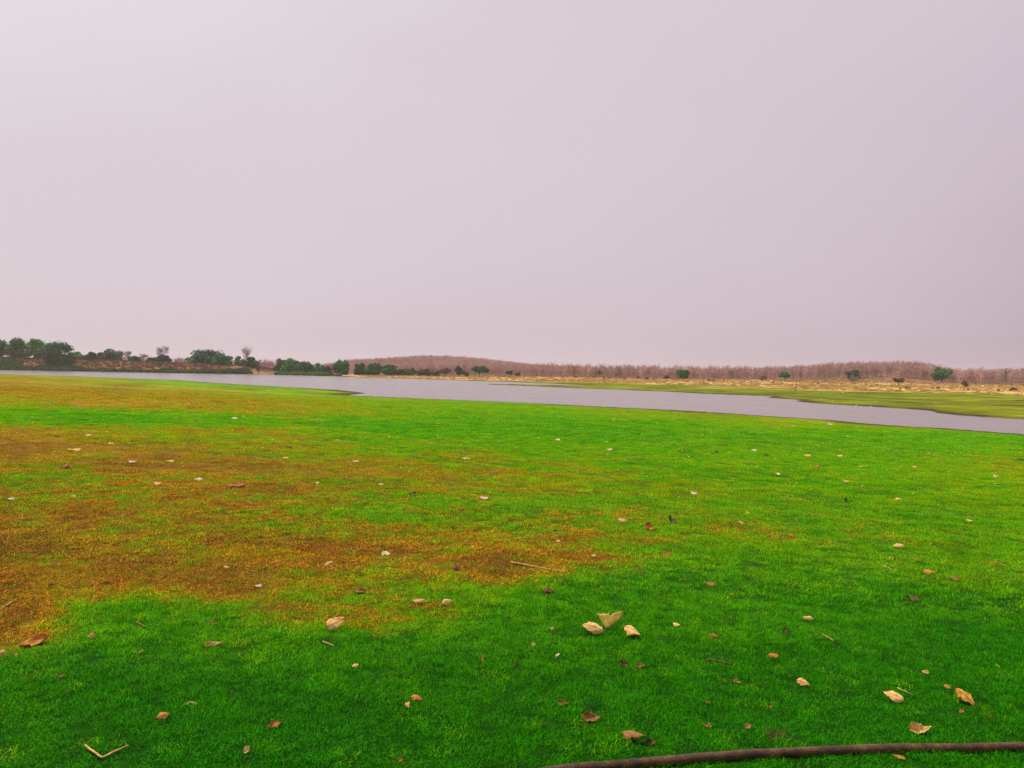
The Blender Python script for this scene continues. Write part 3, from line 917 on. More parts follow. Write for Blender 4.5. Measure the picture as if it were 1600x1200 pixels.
NEAR = [  # px, py, width, height, kind, colour, slope, label
    (53, 1001, 47, 21, 'boat', 'orange', 14, 'large tan leaf curled up like a boat, at the left edge of the picture'),
    (2, 1022, 14, 13, 'bite', 'tan', 20, 'broken tan leaf cut by the left edge, below the boat-shaped leaf'),
    (143, 995, 11, 10, 'chip', 'pale', 0, 'small pale three-cornered leaf scrap right of the boat-shaped leaf'),
    (25, 1025, 6, 5, 'chip', 'pale', 30, 'tiny greenish pale leaf scrap just below the boat-shaped leaf'),
    (47, 978, 11, 6, 'slim', 'straw', 75, 'short slim leaf standing upright above the boat-shaped leaf'),
    (82, 916, 13, 7, 'crumple', 'brown', 0, 'dull brown crumpled leaf on parched ground at the left'),
    (145, 911, 7, 5, 'chip', 'pale', 10, 'small pale scrap at the border of brown and green, far left'),
    (83, 881, 15, 6, 'slim', 'straw', 25, 'straw-coloured strip on the parched ground, far left'),
    (354, 889, 10, 8, 'cup', 'tan', 0, 'small tan leaf alone in the brown patch left of centre'),
    (334, 1007, 28, 6, 'slim', 'straw', 4, 'long slim straw-coloured leaf on green grass left of centre'),
    (220, 1019, 11, 7, 'slim', 'pale', 25, 'short slim curled pale leaf on green grass, left'),
    (95, 1057, 14, 7, 'crumple', 'brown', 10, 'brown shrivelled leaf below and right of the boat-shaped leaf'),
    (255, 1124, 21, 15, 'cup', 'orange', 12, 'humped brown-orange leaf above the bent stalk, lower left'),
    (385, 1174, 12, 10, 'chip', 'tan', 60, 'small tan leaf standing on edge at the bottom, left of centre'),
    (331, 975, 18, 4, 'slim', 'brown', -5, 'slim brown leaf at the border of the parched patch'),
    (525, 980, 30, 17, 'plate', 'tan', 26, 'large flat tan leaf with a bite out of its edge, left of centre'),
    (514, 883, 16, 11, 'arch', 'tan', 12, 'tan leaf in the brown patch above the bitten tan leaf'),
    (604, 866, 15, 6, 'bite', 'white', -12, 'bleached white leaf with holes in the brown patch'),
    (654, 941, 20, 10, 'roll', 'pale', -4, 'pale rolled leaf, left one of the pair at the end of the brown patch'),
    (698, 943, 18, 14, 'cup', 'tan', 10, 'humped tan leaf with a dark hollow, right one of the pair by the brown patch'),
    (404, 916, 10, 4, 'flat', 'white', 0, 'small white flat leaf in the brown patch'),
    (560, 925, 22, 6, 'crumple', 'brown', 0, 'brown shredded leaf between the brown patch and the green grass'),
    (555, 1042, 11, 6, 'bite', 'tan', 10, 'small tan leaf below the bitten tan leaf'),
    (754, 1031, 12, 8, 'slim', 'orange', 80, 'small orange-brown leaf standing upright in green grass at the centre'),
    (651, 1094, 19, 10, 'arch', 'orange', -12, 'orange-brown arched leaf in green grass, lower centre'),
    (637, 1103, 10, 7, 'chip', 'tan', 60, 'small tan scrap touching the orange-brown arched leaf'),
    (431, 1132, 27, 12, 'crumple', 'brown', 16, 'crumpled brown leaf in green grass, lower left of centre'),
    (626, 1188, 9, 8, 'chip', 'brown', 60, 'small brown leaf at the very bottom, centre'),
        (926, 986, 33, 17, 'arch', 'pale', -14, 'large pale arched leaf lying left of the fan-shaped yellow leaf'),
    (988, 990, 32, 17, 'roll', 'tan', -26, 'rolled brownish tan leaf lying right of the fan-shaped yellow leaf'),
    (871, 1026, 10, 9, 'lobed', 'white', 40, 'small white torn leaf below and left of the fan-shaped leaf'),
    (863, 983, 6, 5, 'chip', 'white', 0, 'tiny white scrap left of the fan-shaped leaf'),
    (833, 1008, 7, 5, 'chip', 'tan', 0, 'tiny tan scrap between the standing leaf and the torn white leaf'),
    (1057, 978, 11, 5, 'bite', 'tan', 0, 'small tan-brown leaf right of the fan-shaped leaf'),
    (1115, 997, 14, 8, 'arch', 'brown', -14, 'small brown arched leaf well right of the fan-shaped leaf'),
    (976, 1037, 17, 12, 'crumple', 'dark', -30, 'dark brown shrivelled leaf, left one of the two below the rolled leaf'),
    (1001, 1041, 16, 8, 'crumple', 'brown', 8, 'brown curled leaf, right one of the two below the rolled leaf'),
    (1153, 1066, 17, 6, 'crumple', 'brown', 0, 'flat brown shredded leaf right of the dark twig'),
    (880, 1099, 17, 8, 'crumple', 'brown', 0, 'small brown shredded leaf above the dark folded leaf'),
    (925, 1121, 32, 15, 'tail', 'brown', -4, 'dark folded brown leaf with pale edges, lower centre'),
    (991, 1155, 37, 11, 'roll', 'brown', -4, 'long rolled brown leaf just above the pipe'),
    (1017, 1160, 18, 12, 'crumple', 'dark', 10, 'dark brown leaf touching the long rolled leaf above the pipe'),
    (1039, 865, 21, 7, 'crumple', 'brown', 0, 'flat brown shredded leaf in yellowish grass right of the brown patch'),
    (1000, 893, 14, 6, 'crumple', 'brown', 0, 'small brown leaf below the flat brown shredded leaf in yellowish grass'),
    (1109, 914, 15, 6, 'bite', 'brown', -8, 'small light brown leaf in green grass right of the brown patch'),
    (1105, 1134, 17, 7, 'crumple', 'brown', -10, 'brown shrivelled leaf above the pipe, right of the long rolled leaf'),
    (1169, 1137, 11, 7, 'chip', 'brown', 30, 'small brown chip of leaf just left of the dark litter clump'),
    (927, 869, 7, 3, 'chip', 'white', 0, 'tiny white scrap at the right tip of the brown patch'),
    (803, 1038, 9, 8, 'crumple', 'dark', 0, 'small dark brown leaf right of the standing orange-brown leaf'),
    (1106, 1098, 10, 5, 'crumple', 'brown', 0, 'tiny brown leaf between the dark twig and the pipe'),
    (1404, 855, 17, 7, 'arch', 'pale', 0, 'pale tan leaf alone in green grass, right, upper one of two'),
    (1452, 896, 18, 9, 'roll', 'yellow', 0, 'yellowish rolled leaf alone in green grass, right, lower one of two'),
    (1490, 905, 16, 6, 'crumple', 'brown', 0, 'reddish brown leaf right of the yellowish rolled leaf'),
    (1426, 936, 21, 8, 'crumple', 'dark', -8, 'dark brown leaf below the yellowish rolled leaf'),
    (1262, 967, 17, 11, 'lobed', 'pale', -6, 'pale lobed leaf in green grass, right of centre'),
    (1228, 984, 12, 10, 'crumple', 'dark', 20, 'dark shrivelled leaf left of the pale lobed leaf'),
    (1209, 1029, 18, 11, 'cup', 'orange', 6, 'orange-brown humped leaf below the pale lobed leaf'),
    (1255, 1069, 20, 11, 'arch', 'tan', -12, 'tan arched leaf below the orange-brown humped leaf'),
    (1396, 1093, 31, 14, 'arch', 'pale', -16, 'large smooth oval tan leaf above the pipe'),
    (1508, 1093, 37, 20, 'lobed', 'yellow', -34, 'large golden yellow curled leaf above the pipe at the right'),
    (1480, 1074, 10, 6, 'flat', 'yellow', -10, 'small golden leaf up left of the large golden curled leaf'),
    (1502, 1112, 8, 7, 'chip', 'orange', 40, 'small orange scrap below the large golden curled leaf'),
    (1438, 1139, 36, 17, 'tail', 'tan', 14, 'brown curled leaf with a raised tail, just above the pipe'),
    (1405, 1182, 19, 13, 'boat', 'orange', -10, 'orange-brown leaf lying on the near side of the pipe'),
    (1446, 1051, 10, 5, 'flat', 'tan', 0, 'small tan leaf above the large oval tan leaf'),
    (1559, 1042, 8, 4, 'slim', 'pale', -30, 'tiny slim pale leaf near the right edge'),
    (1203, 1105, 8, 6, 'chip', 'brown', 0, 'small brown scrap above the dark litter clump'),
    (972, 817, 15, 10, 'cup', 'pale', 0, 'pale humped leaf in yellowish grass right of centre'),
    (1050, 813, 20, 14, 'crumple', 'dark', -55, 'dark brown leaf standing on edge in yellowish grass'),
    (1016, 825, 23, 8, 'crumple', 'orange', -16, 'shredded orange-brown leaf between the pale humped and dark standing leaves'),
    (728, 718, 14, 6, 'arch', 'tan', 0, 'tan arched leaf on the ochre patch at the centre'),
    (756, 779, 14, 4, 'bite', 'white', -6, 'white flat leaf below the ochre patch at the centre'),
    (643, 772, 15, 5, 'crumple', 'dark', 0, 'dark leaf left of the white flat leaf at the centre'),
    (871, 688, 8, 4, 'chip', 'white', 0, 'white scrap on the bright green strip at the centre'),
    (952, 703, 10, 3, 'flat', 'white', 0, 'flat white leaf on the bright green strip right of centre'),
    (1066, 705, 10, 6, 'crumple', 'brown', 0, 'brown lump of leaf on the bright green strip'),
    (869, 830, 10, 5, 'crumple', 'dark', 0, 'small dark leaf above the brown patch at the centre'),
    (872, 846, 7, 4, 'chip', 'pale', 0, 'small pale scrap below the small dark leaf at the centre'),
    (1085, 772, 12, 5, 'flat', 'white', 0, 'white flat leaf above the dark standing leaf'),
    (1158, 818, 10, 8, 'lobed', 'pale', -40, 'pale torn leaf in yellowish grass, right of the dark standing leaf'),
    (1168, 802, 7, 4, 'chip', 'pale', 0, 'small pale scrap above the pale torn leaf'),
    (1404, 782, 10, 6, 'arch', 'tan', 0, 'tan leaf with a dark hollow on green grass, right'),
    (1325, 785, 13, 4, 'crumple', 'dark', 0, 'dark leaf left of the tan leaf with a dark hollow'),
    (1322, 754, 10, 4, 'arch', 'tan', 0, 'tan-brown leaf above the dark leaf on the green, right'),
    (1215, 742, 8, 4, 'chip', 'white', 0, 'white scrap on the green below the small dark clod'),
    (1178, 704, 8, 4, 'flat', 'white', 0, 'white leaf left of the small dark clod on the bright green strip'),
    (1261, 713, 11, 5, 'bite', 'tan', 0, 'tan leaf right of the small dark clod on the bright green strip'),
    (1312, 713, 9, 5, 'bite', 'tan', 0, 'tan leaf on the bright green strip, second right of the small dark clod'),
    (1277, 729, 8, 5, 'chip', 'orange', 0, 'orange leaf below the two tan leaves on the bright green strip'),
    (1515, 814, 9, 3, 'flat', 'tan', 0, 'small flat tan leaf near the right edge above the yellowish rolled leaf'),
    (1205, 840, 8, 5, 'chip', 'orange', 0, 'small orange leaf, left one of three in the yellowish grass'),
    (1220, 845, 7, 5, 'chip', 'orange', 0, 'small orange leaf, lowest of three in the yellowish grass'),
    (1237, 837, 8, 5, 'chip', 'orange', 0, 'small orange leaf, right one of three in the yellowish grass'),
    (1428, 730, 8, 3, 'flat', 'tan', 0, 'small flat tan leaf on the green slope, far right'),
    (1556, 745, 9, 4, 'chip', 'pale', 0, 'pale leaf on the yellowish spot at the right edge'),
    (116, 705, 19, 4, 'bite', 'tan', 0, 'long tan leaf on the brown ground above the dung mound, far left'),
    (208, 723, 13, 3, 'flat', 'white', 0, 'flat white leaf right of the dung mound'),
    (310, 750, 12, 5, 'bite', 'white', -6, 'white torn leaf left of the long dark clod'),
    (18, 780, 10, 4, 'flat', 'white', -5, 'flat white leaf at the left edge below the dung mound'),
    (366, 654, 9, 4, 'flat', 'white', 0, 'white leaf on the green strip near the water, left'),
    (381, 670, 9, 4, 'cup', 'orange', 0, 'orange humped leaf below the green strip, left'),
    (555, 723, 11, 4, 'bite', 'tan', 0, 'tan leaf on brownish grass left of the ochre patch'),
    (266, 722, 11, 3, 'flat', 'pale', -6, 'flat pale leaf right of the flat white leaf on brown ground'),
    (139, 682, 9, 4, 'bite', 'tan', 0, 'tan leaf above the long tan leaf, far left'),
    (446, 717, 9, 4, 'bite', 'pale', 0, 'pale leaf in the small green patch left of centre'),
    (174, 694, 8, 4, 'chip', 'tan', 0, 'small tan leaf up right of the long tan leaf'),
    (247, 757, 13, 4, 'bite', 'tan', 0, 'tan leaf on brown ground left of the white torn leaf'),
    (525, 689, 12, 3, 'slim', 'straw', 0, 'slim straw leaf below the green strip, left of centre'),
    (596, 757, 8, 3, 'flat', 'white', 0, 'small flat white leaf up left of the dark leaf at the centre'),
    (496, 755, 6, 3, 'chip', 'white', 0, 'tiny white scrap right of the long dark clod'),
    (114, 776, 8, 3, 'chip', 'tan', 0, 'small tan leaf on olive grass below the dung mound'),
    (210, 838, 9, 4, 'slim', 'straw', 10, 'thin straw scrap in the middle of the brown ground, left'),
    (1298, 663, 8, 3, 'flat', 'white', 0, 'white leaf at the near waterline, right'),
]
STONES = [
    (713, 887, 9, 9, 'stone', 'small grey stone in the brown patch at the centre', 'stone', 'stone', False),
    (857, 923, 18, 9, 'dark', 'dark brown dung lump at the right end of the brown patch', 'dung', 'dung_lump', True),
    (1197, 711, 8, 4, 'dark', 'small dark clod among white and tan leaves on the bright green strip', 'clod', 'earth_clod', True),
    (1593, 718, 13, 4, 'dark', 'flat dark clod at the right edge of the bright green strip', 'clod', 'earth_clod', True),
    (1119, 706, 9, 4, 'dark', 'dark brown clod left of the small dark clod on the green', 'clod', 'earth_clod', True),
    (104, 729, 18, 8, 'brown', 'mound of brown dung on the parched lawn, far left', 'dung', 'dung_mound', True),
    (369, 758, 26, 6, 'brown', 'long dark clod on the brown ground left of centre', 'clod', 'earth_clod', True),
    (89, 682, 9, 3, 'dark', 'flat dark clod on the brown ground above the long tan leaf', 'clod', 'earth_clod', True),
    (452, 699, 8, 4, 'dark', 'small dark clod in the green patch left of centre', 'clod', 'earth_clod', True),
    (1338, 633.6, 2.2, 3.4, 'palestone', 'upright white stone at the far water edge, right', 'stone', 'stone', False),
    (1361, 635.2, 2.8, 1.6, 'palestone', 'low white stone at the far water edge beside the upright one', 'stone', 'stone', False),
    (1317, 613.4, 3.6, 1.6, 'palestone', 'flat white stone on the far green shore, left one', 'stone', 'stone', False),
    (1351, 613.2, 2.0, 1.5, 'palestone', 'small white stone on the far green shore below the dark ledge', 'stone', 'stone', False),
    (1369, 627.4, 3.0, 1.4, 'palestone', 'flat white stone on the far green shore nearest the water', 'stone', 'stone', False),
    (1298, 615.5, 1.9, 1.6, 'palestone', 'small white stone on the far green shore right of the leaning post', 'stone', 'stone', False),
    (1283, 623.4, 1.7, 1.4, 'palestone', 'small white stone near the far water edge below the leaning post', 'stone', 'stone', False),
    (1536.5, 603.2, 5.0, 3.2, 'palestone', 'pale rounded boulder before the dry wood at the right', 'boulder', 'boulder', False),
    (1197.3, 624.4, 2.0, 2.0, 'dark', 'small dark stone poking out of the water', 'stone', 'stone', False),
    (1221, 616.4, 2.0, 1.5, 'dark', 'dark stone on the far green shore, left one of two', 'stone', 'stone', False),
    (1224.6, 616.5, 1.6, 1.4, 'dark', 'dark stone on the far green shore, right one of two', 'stone', 'stone', False),
]

def build_litter():
    build_pipe()
    build_fan_leaf()
    for it in NEAR:
        place_leaf(*it)
    for x, y, w_, h_, c, lb, cat, nm, cl in STONES:
        place_stone(x, y, w_, h_, c, lb, cat, nm, clod=cl)
    place_stick([(133, 1169), (142, 1176), (158, 1187), (160, 1188), (178, 1179), (200, 1169)], 2.0, 'straw', 'bent V-shaped tan stalk in the grass at the lower left')
    place_stick([(214, 975), (228, 983)], 1.3, 'brown', 'thin dark twig in the grass above the slim curled pale leaf', 'twig', 'twig')
    place_stick([(798, 880), (840, 888), (886, 896)], 1.3, 'straw', 'long straw stalk lying across the right end of the brown patch')
    place_stick([(1103, 1034), (1120, 1036), (1145, 1041)], 2.2, 'dark', 'dark twig lying in green grass right of the shrivelled leaves', 'twig', 'twig')
    place_stick([(1286, 994), (1303, 1004)], 1.0, 'straw', 'thin pale stalk below the pale lobed leaf')
    place_stick([(504, 1005), (512, 1008), (522, 1012)], 1.0, 'straw', 'thin pale stalk just below the bitten tan leaf')
    place_stick([(291, 1105), (297, 1100), (306, 1103)], 1.0, 'straw', 'thin yellow stalk right of the humped brown-orange leaf')
    place_stick([(1380, 885), (1398, 894)], 1.0, 'straw', 'thin pale stalk left of the yellowish rolled leaf')
    place_stick([(1402, 1078), (1425, 1088)], 1.0, 'straw', 'thin pale stalk above the large oval tan leaf')
    place_stick([(0, 955), (26, 938)], 1.0, 'straw', 'thin straw stalk on brown ground at the left edge')
    # the clump of dark litter above the pipe
    p = hit(1211, 1152)
    rnd = random.Random(5)
    dp = depth(p)
    mb = MB()
    for k in range(26):
        a = Vector((rnd.gauss(0, 1) * .030, rnd.gauss(0, 1) * .022, rnd.uniform(.002, .022)))
        d = rvec(rnd); d.z *= .35
        d = d.normalized() * rnd.uniform(.012, .035)
        mb.tube([a - d, a + Vector((0, 0, .003)), a + d], [.0012, .002, .0010], 5)
    o = obj('litter_clump', mb.mesh('litter_clump'), DM['dark'], loc=(p.x, p.y, gz(p.x, p.y) + .002))
    tag(o, 'clump of dark dead twigs and leaf stalks just above the pipe', 'litter')
    keepout.append((p.x, p.y, .035))
    # scraps too far away to tell apart
    rnd = random.Random(91)
    protos = {}
    for k, (kd, cl) in enumerate([('flat', 'pale'), ('bite', 'tan'), ('arch', 'tan'), ('chip', 'pale'), ('crumple', 'dark'), ('crumple', 'brown')]):
        ratio, roll, bend, twist, rag, nb = KINDS[kd]
        r2 = random.Random(k)
        fn = leaf_fn(1.0, ratio, roll, bend, twist, rag, r2)
        me = leaf_mesh(fn, [], 8, 6)
        zm = min(v.co.z for v in me.vertices)
        for v in me.vertices:
            v.co.z -= zm
        me.materials.append(DM[cl])
        protos[k] = me
    made = 0
    while made < 270:
        zone = rnd.random()
        if zone < .50:
            px, py = rnd.uniform(1000, 1600), rnd.triangular(640, 775, 680)
        elif zone < .75:
            px, py = rnd.uniform(0, 560), rnd.triangular(590, 760, 640)
        elif zone < .94:
            px, py = rnd.uniform(540, 1050), rnd.triangular(625, 770, 665)
        else:
            px, py = rnd.uniform(1180, 1600), rnd.uniform(615, 660)
        p = hit(px, py)
        sd, sidev = shore(np.array([p.x]), np.array([p.y]))
        if sd[0] < .5:
            continue
        farside = not bool(sidev[0])
        dp = depth(p)
        k = rnd.choice([0, 0, 1, 1, 2, 3, 3] if rnd.random() < .74 else [4, 4, 5])
        s = min(max(rnd.uniform(2.0, 5.0) / F * dp, .05), .40)
        o = bpy.data.objects.new('leaf_scrap', protos[k])
        C.objects.link(o)
        o.location = (p.x, p.y, gz(p.x, p.y) + (.0 if farside else .032))
        o.scale = (s, s, s * rnd.uniform(.7, 1.1))
        o.rotation_euler = (rnd.gauss(0, .12), rnd.gauss(0, .12), rnd.uniform(0, 6.28))
        if farside:
            tag(o, 'tiny speck of dry leaf on the green shore beyond the water', 'leaf', 'specks of leaf on the far green shore')
        elif k < 4:
            tag(o, 'tiny pale scrap of dry leaf strewn far off on the lawn', 'leaf', 'pale leaf scraps strewn far off on the lawn')
        else:
            tag(o, 'tiny dark scrap of dry leaf strewn far off on the lawn', 'leaf', 'dark leaf scraps strewn far off on the lawn')
        made += 1

# ------------------------------------------------------------------ trees
mat_bark, t, b = new_mat('bark')
tcn = node(t, 'ShaderNodeTexCoord')
a = tex_noise(t, 6, 4, tcn.outputs['Object'], .6)
t.links.new(val_ramp(t, a.outputs[0], [(.3, (.045, .030, .020)), (.7, (.13, .090, .062))]), b.inputs['Base Color'])
b.inputs['Roughness'].default_value = .9
GREENS = {
    'deep': (.026, .110, .020), 'mid': (.048, .180, .025), 'light': (.090, .255, .030), 'blue': (.018, .095, .055),
    'grey': (.095, .185, .080), 'olive': (.085, .095, .035), 'brown': (.115, .078, .050), 'bright': (.050, .200, .032), 'dull': (.060, .080, .040)}
LM = {k: leafy_mat('foliage_' + k, colour=v, trans=.22, rough=.6, var=.45) for k, v in GREENS.items()}
TWIG = leafy_mat('bare_twig', colour=(.34, .205, .165), trans=.0, rough=.9, var=.3)
PALETWIG = leafy_mat('pale_twig', colour=(.42, .33, .28), trans=.0, rough=.9, var=.3)
DARKTWIG = leafy_mat('dark_twig', colour=(.10, .085, .075), trans=.0, rough=.9, var=.3)

def tree(px, top, base, wpx, kind, label, dist=None, shape='round', name='green_tree', group='green trees round the lake'):
    rnd = random.Random(int(px * 5 + top * 3))
    low = dist is not None and px < 700
    if dist is None:
        p = hit(px, base)
        if p.y > 400:
            dist = 390
    if dist is not None:
        d = pdir(px, base)
        s = (dist + 5) / d.y
        p = Vector((d.x * s, d.y * s, 0))
        p.z = gz(p.x, p.y)
    dp = depth(p)
    d = pdir(px, top)
    ztop = CAMZ + d.z * dp / d.dot(fwd)
    H = max(ztop - p.z, .8)
    W = wpx / F * dp * (1.22 if low else 1.10)
    root = empty(name, (p.x, p.y, p.z))
    tag(root, label, 'tree', group)
    bare = shape in ('bare', 'barebush')
    trunk_h = {'round': .10, 'umbrella': .26, 'bush': .05, 'tall': .30, 'bare': .30, 'barebush': .06, 'dome': .05}[shape] * H
    mb = MB()
    lean = Vector((rnd.uniform(-.08, .08), rnd.uniform(-.08, .08), 0))
    tr = max(.03 * H, .06) if not bare else .010 * H + .03
    tp = Vector((0, 0, trunk_h)) + lean * trunk_h
    mb.tube([Vector((0, 0, -.35)), tp * .5, tp], [tr * 1.35, tr, tr * .85], 7)
    cb = trunk_h * (.35 if shape != 'umbrella' and not bare else .9)
    cen = Vector((0, 0, (cb + H) / 2))
    hz_, hx_ = (H - cb) / 2, W / 2
    lobes = []
    nl = {'round': 17, 'umbrella': 15, 'bush': 11, 'tall': 12, 'bare': 14, 'barebush': 12, 'dome': 20}[shape]
    for k in range(nl):
        v = rvec(rnd) * (rnd.random() ** .33)
        if shape == 'umbrella' or shape == 'dome':
            v.z = abs(v.z) * 1.5 - .55
        c = cen + Vector((v.x * hx_ * .76, v.y * hx_ * .76, v.z * hz_ * .72))
        lr = rnd.uniform(.26, .44)
        lobes.append((c, lr * hx_, lr * max(hz_, hx_ * .5), rnd.uniform(.75, 1.25)))
    if low and shape in ('round', 'bush', 'dome'):
        for k in range(7):                      # foliage hanging to the ground
            an = rnd.uniform(0, 6.28); q = rnd.uniform(.35, .72)
            lobes.append((Vector((math.cos(an) * hx_ * q, math.sin(an) * hx_ * q, H * rnd.uniform(.12, .32))), hx_ * .36, H * .2, 1))
    for c, lr, lz, _ in lobes[:9 if not bare else 14]:
        mid = tp.lerp(c, .5) + Vector((0, 0, .05 * H))
        mb.tube([tp * .92, mid, c], [tr * .5, tr * .3, tr * .12] if not bare else [.035, .025, .012], 4)
    obj('trunk', mb.mesh('trunk', True), DARKTWIG if bare and kind == 'dark' else (PALETWIG if bare else mat_bark), root)
    fb = MB()
    if bare:
        for c, lr, lz, _ in lobes:
            for k in range(70):
                v = rvec(rnd)
                q = c + Vector((v.x * lr, v.y * lr, v.z * lz)) * rnd.uniform(.3, 1.05)
                dd = ((q - tp).normalized() + rvec(rnd) * .6).normalized() * H * rnd.uniform(.03, .085)
                sidev = dd.cross(rvec(rnd)).normalized() * rnd.uniform(.010, .028)
                fb.quad(q, sidev, dd)
    else:
        dens = {'round': 135, 'umbrella': 120, 'bush': 115, 'tall': 34, 'dome': 130}[shape]
        sz = min(max(.054 * (W + H) * .5, .12), .40)
        for c, lr, lz, _ in lobes:
            for k in range(dens):
                v = rvec(rnd)
                rr = rnd.random() ** .38 * rnd.uniform(.85, 1.12)
                q = c + Vector((v.x * lr * rr, v.y * lr * rr, v.z * lz * rr))
                if q.z < (trunk_h * .55 if not low else .02):
                    continue
                nn = (v + rvec(rnd) * .9 + Vector((0, 0, .5))).normalized()
                aa = nn.cross(rvec(rnd)).normalized()
                bb = nn.cross(aa)
                s = sz * rnd.uniform(.5, 1.25)
                fb.quad(q, aa * s, bb * s * rnd.uniform(.45, .9))
    m_ = {'bare': PALETWIG, 'dark': DARKTWIG, 'twig': TWIG}.get(kind) or LM[kind]
    obj('crown', fb.mesh('crown'), m_, root)
    return root

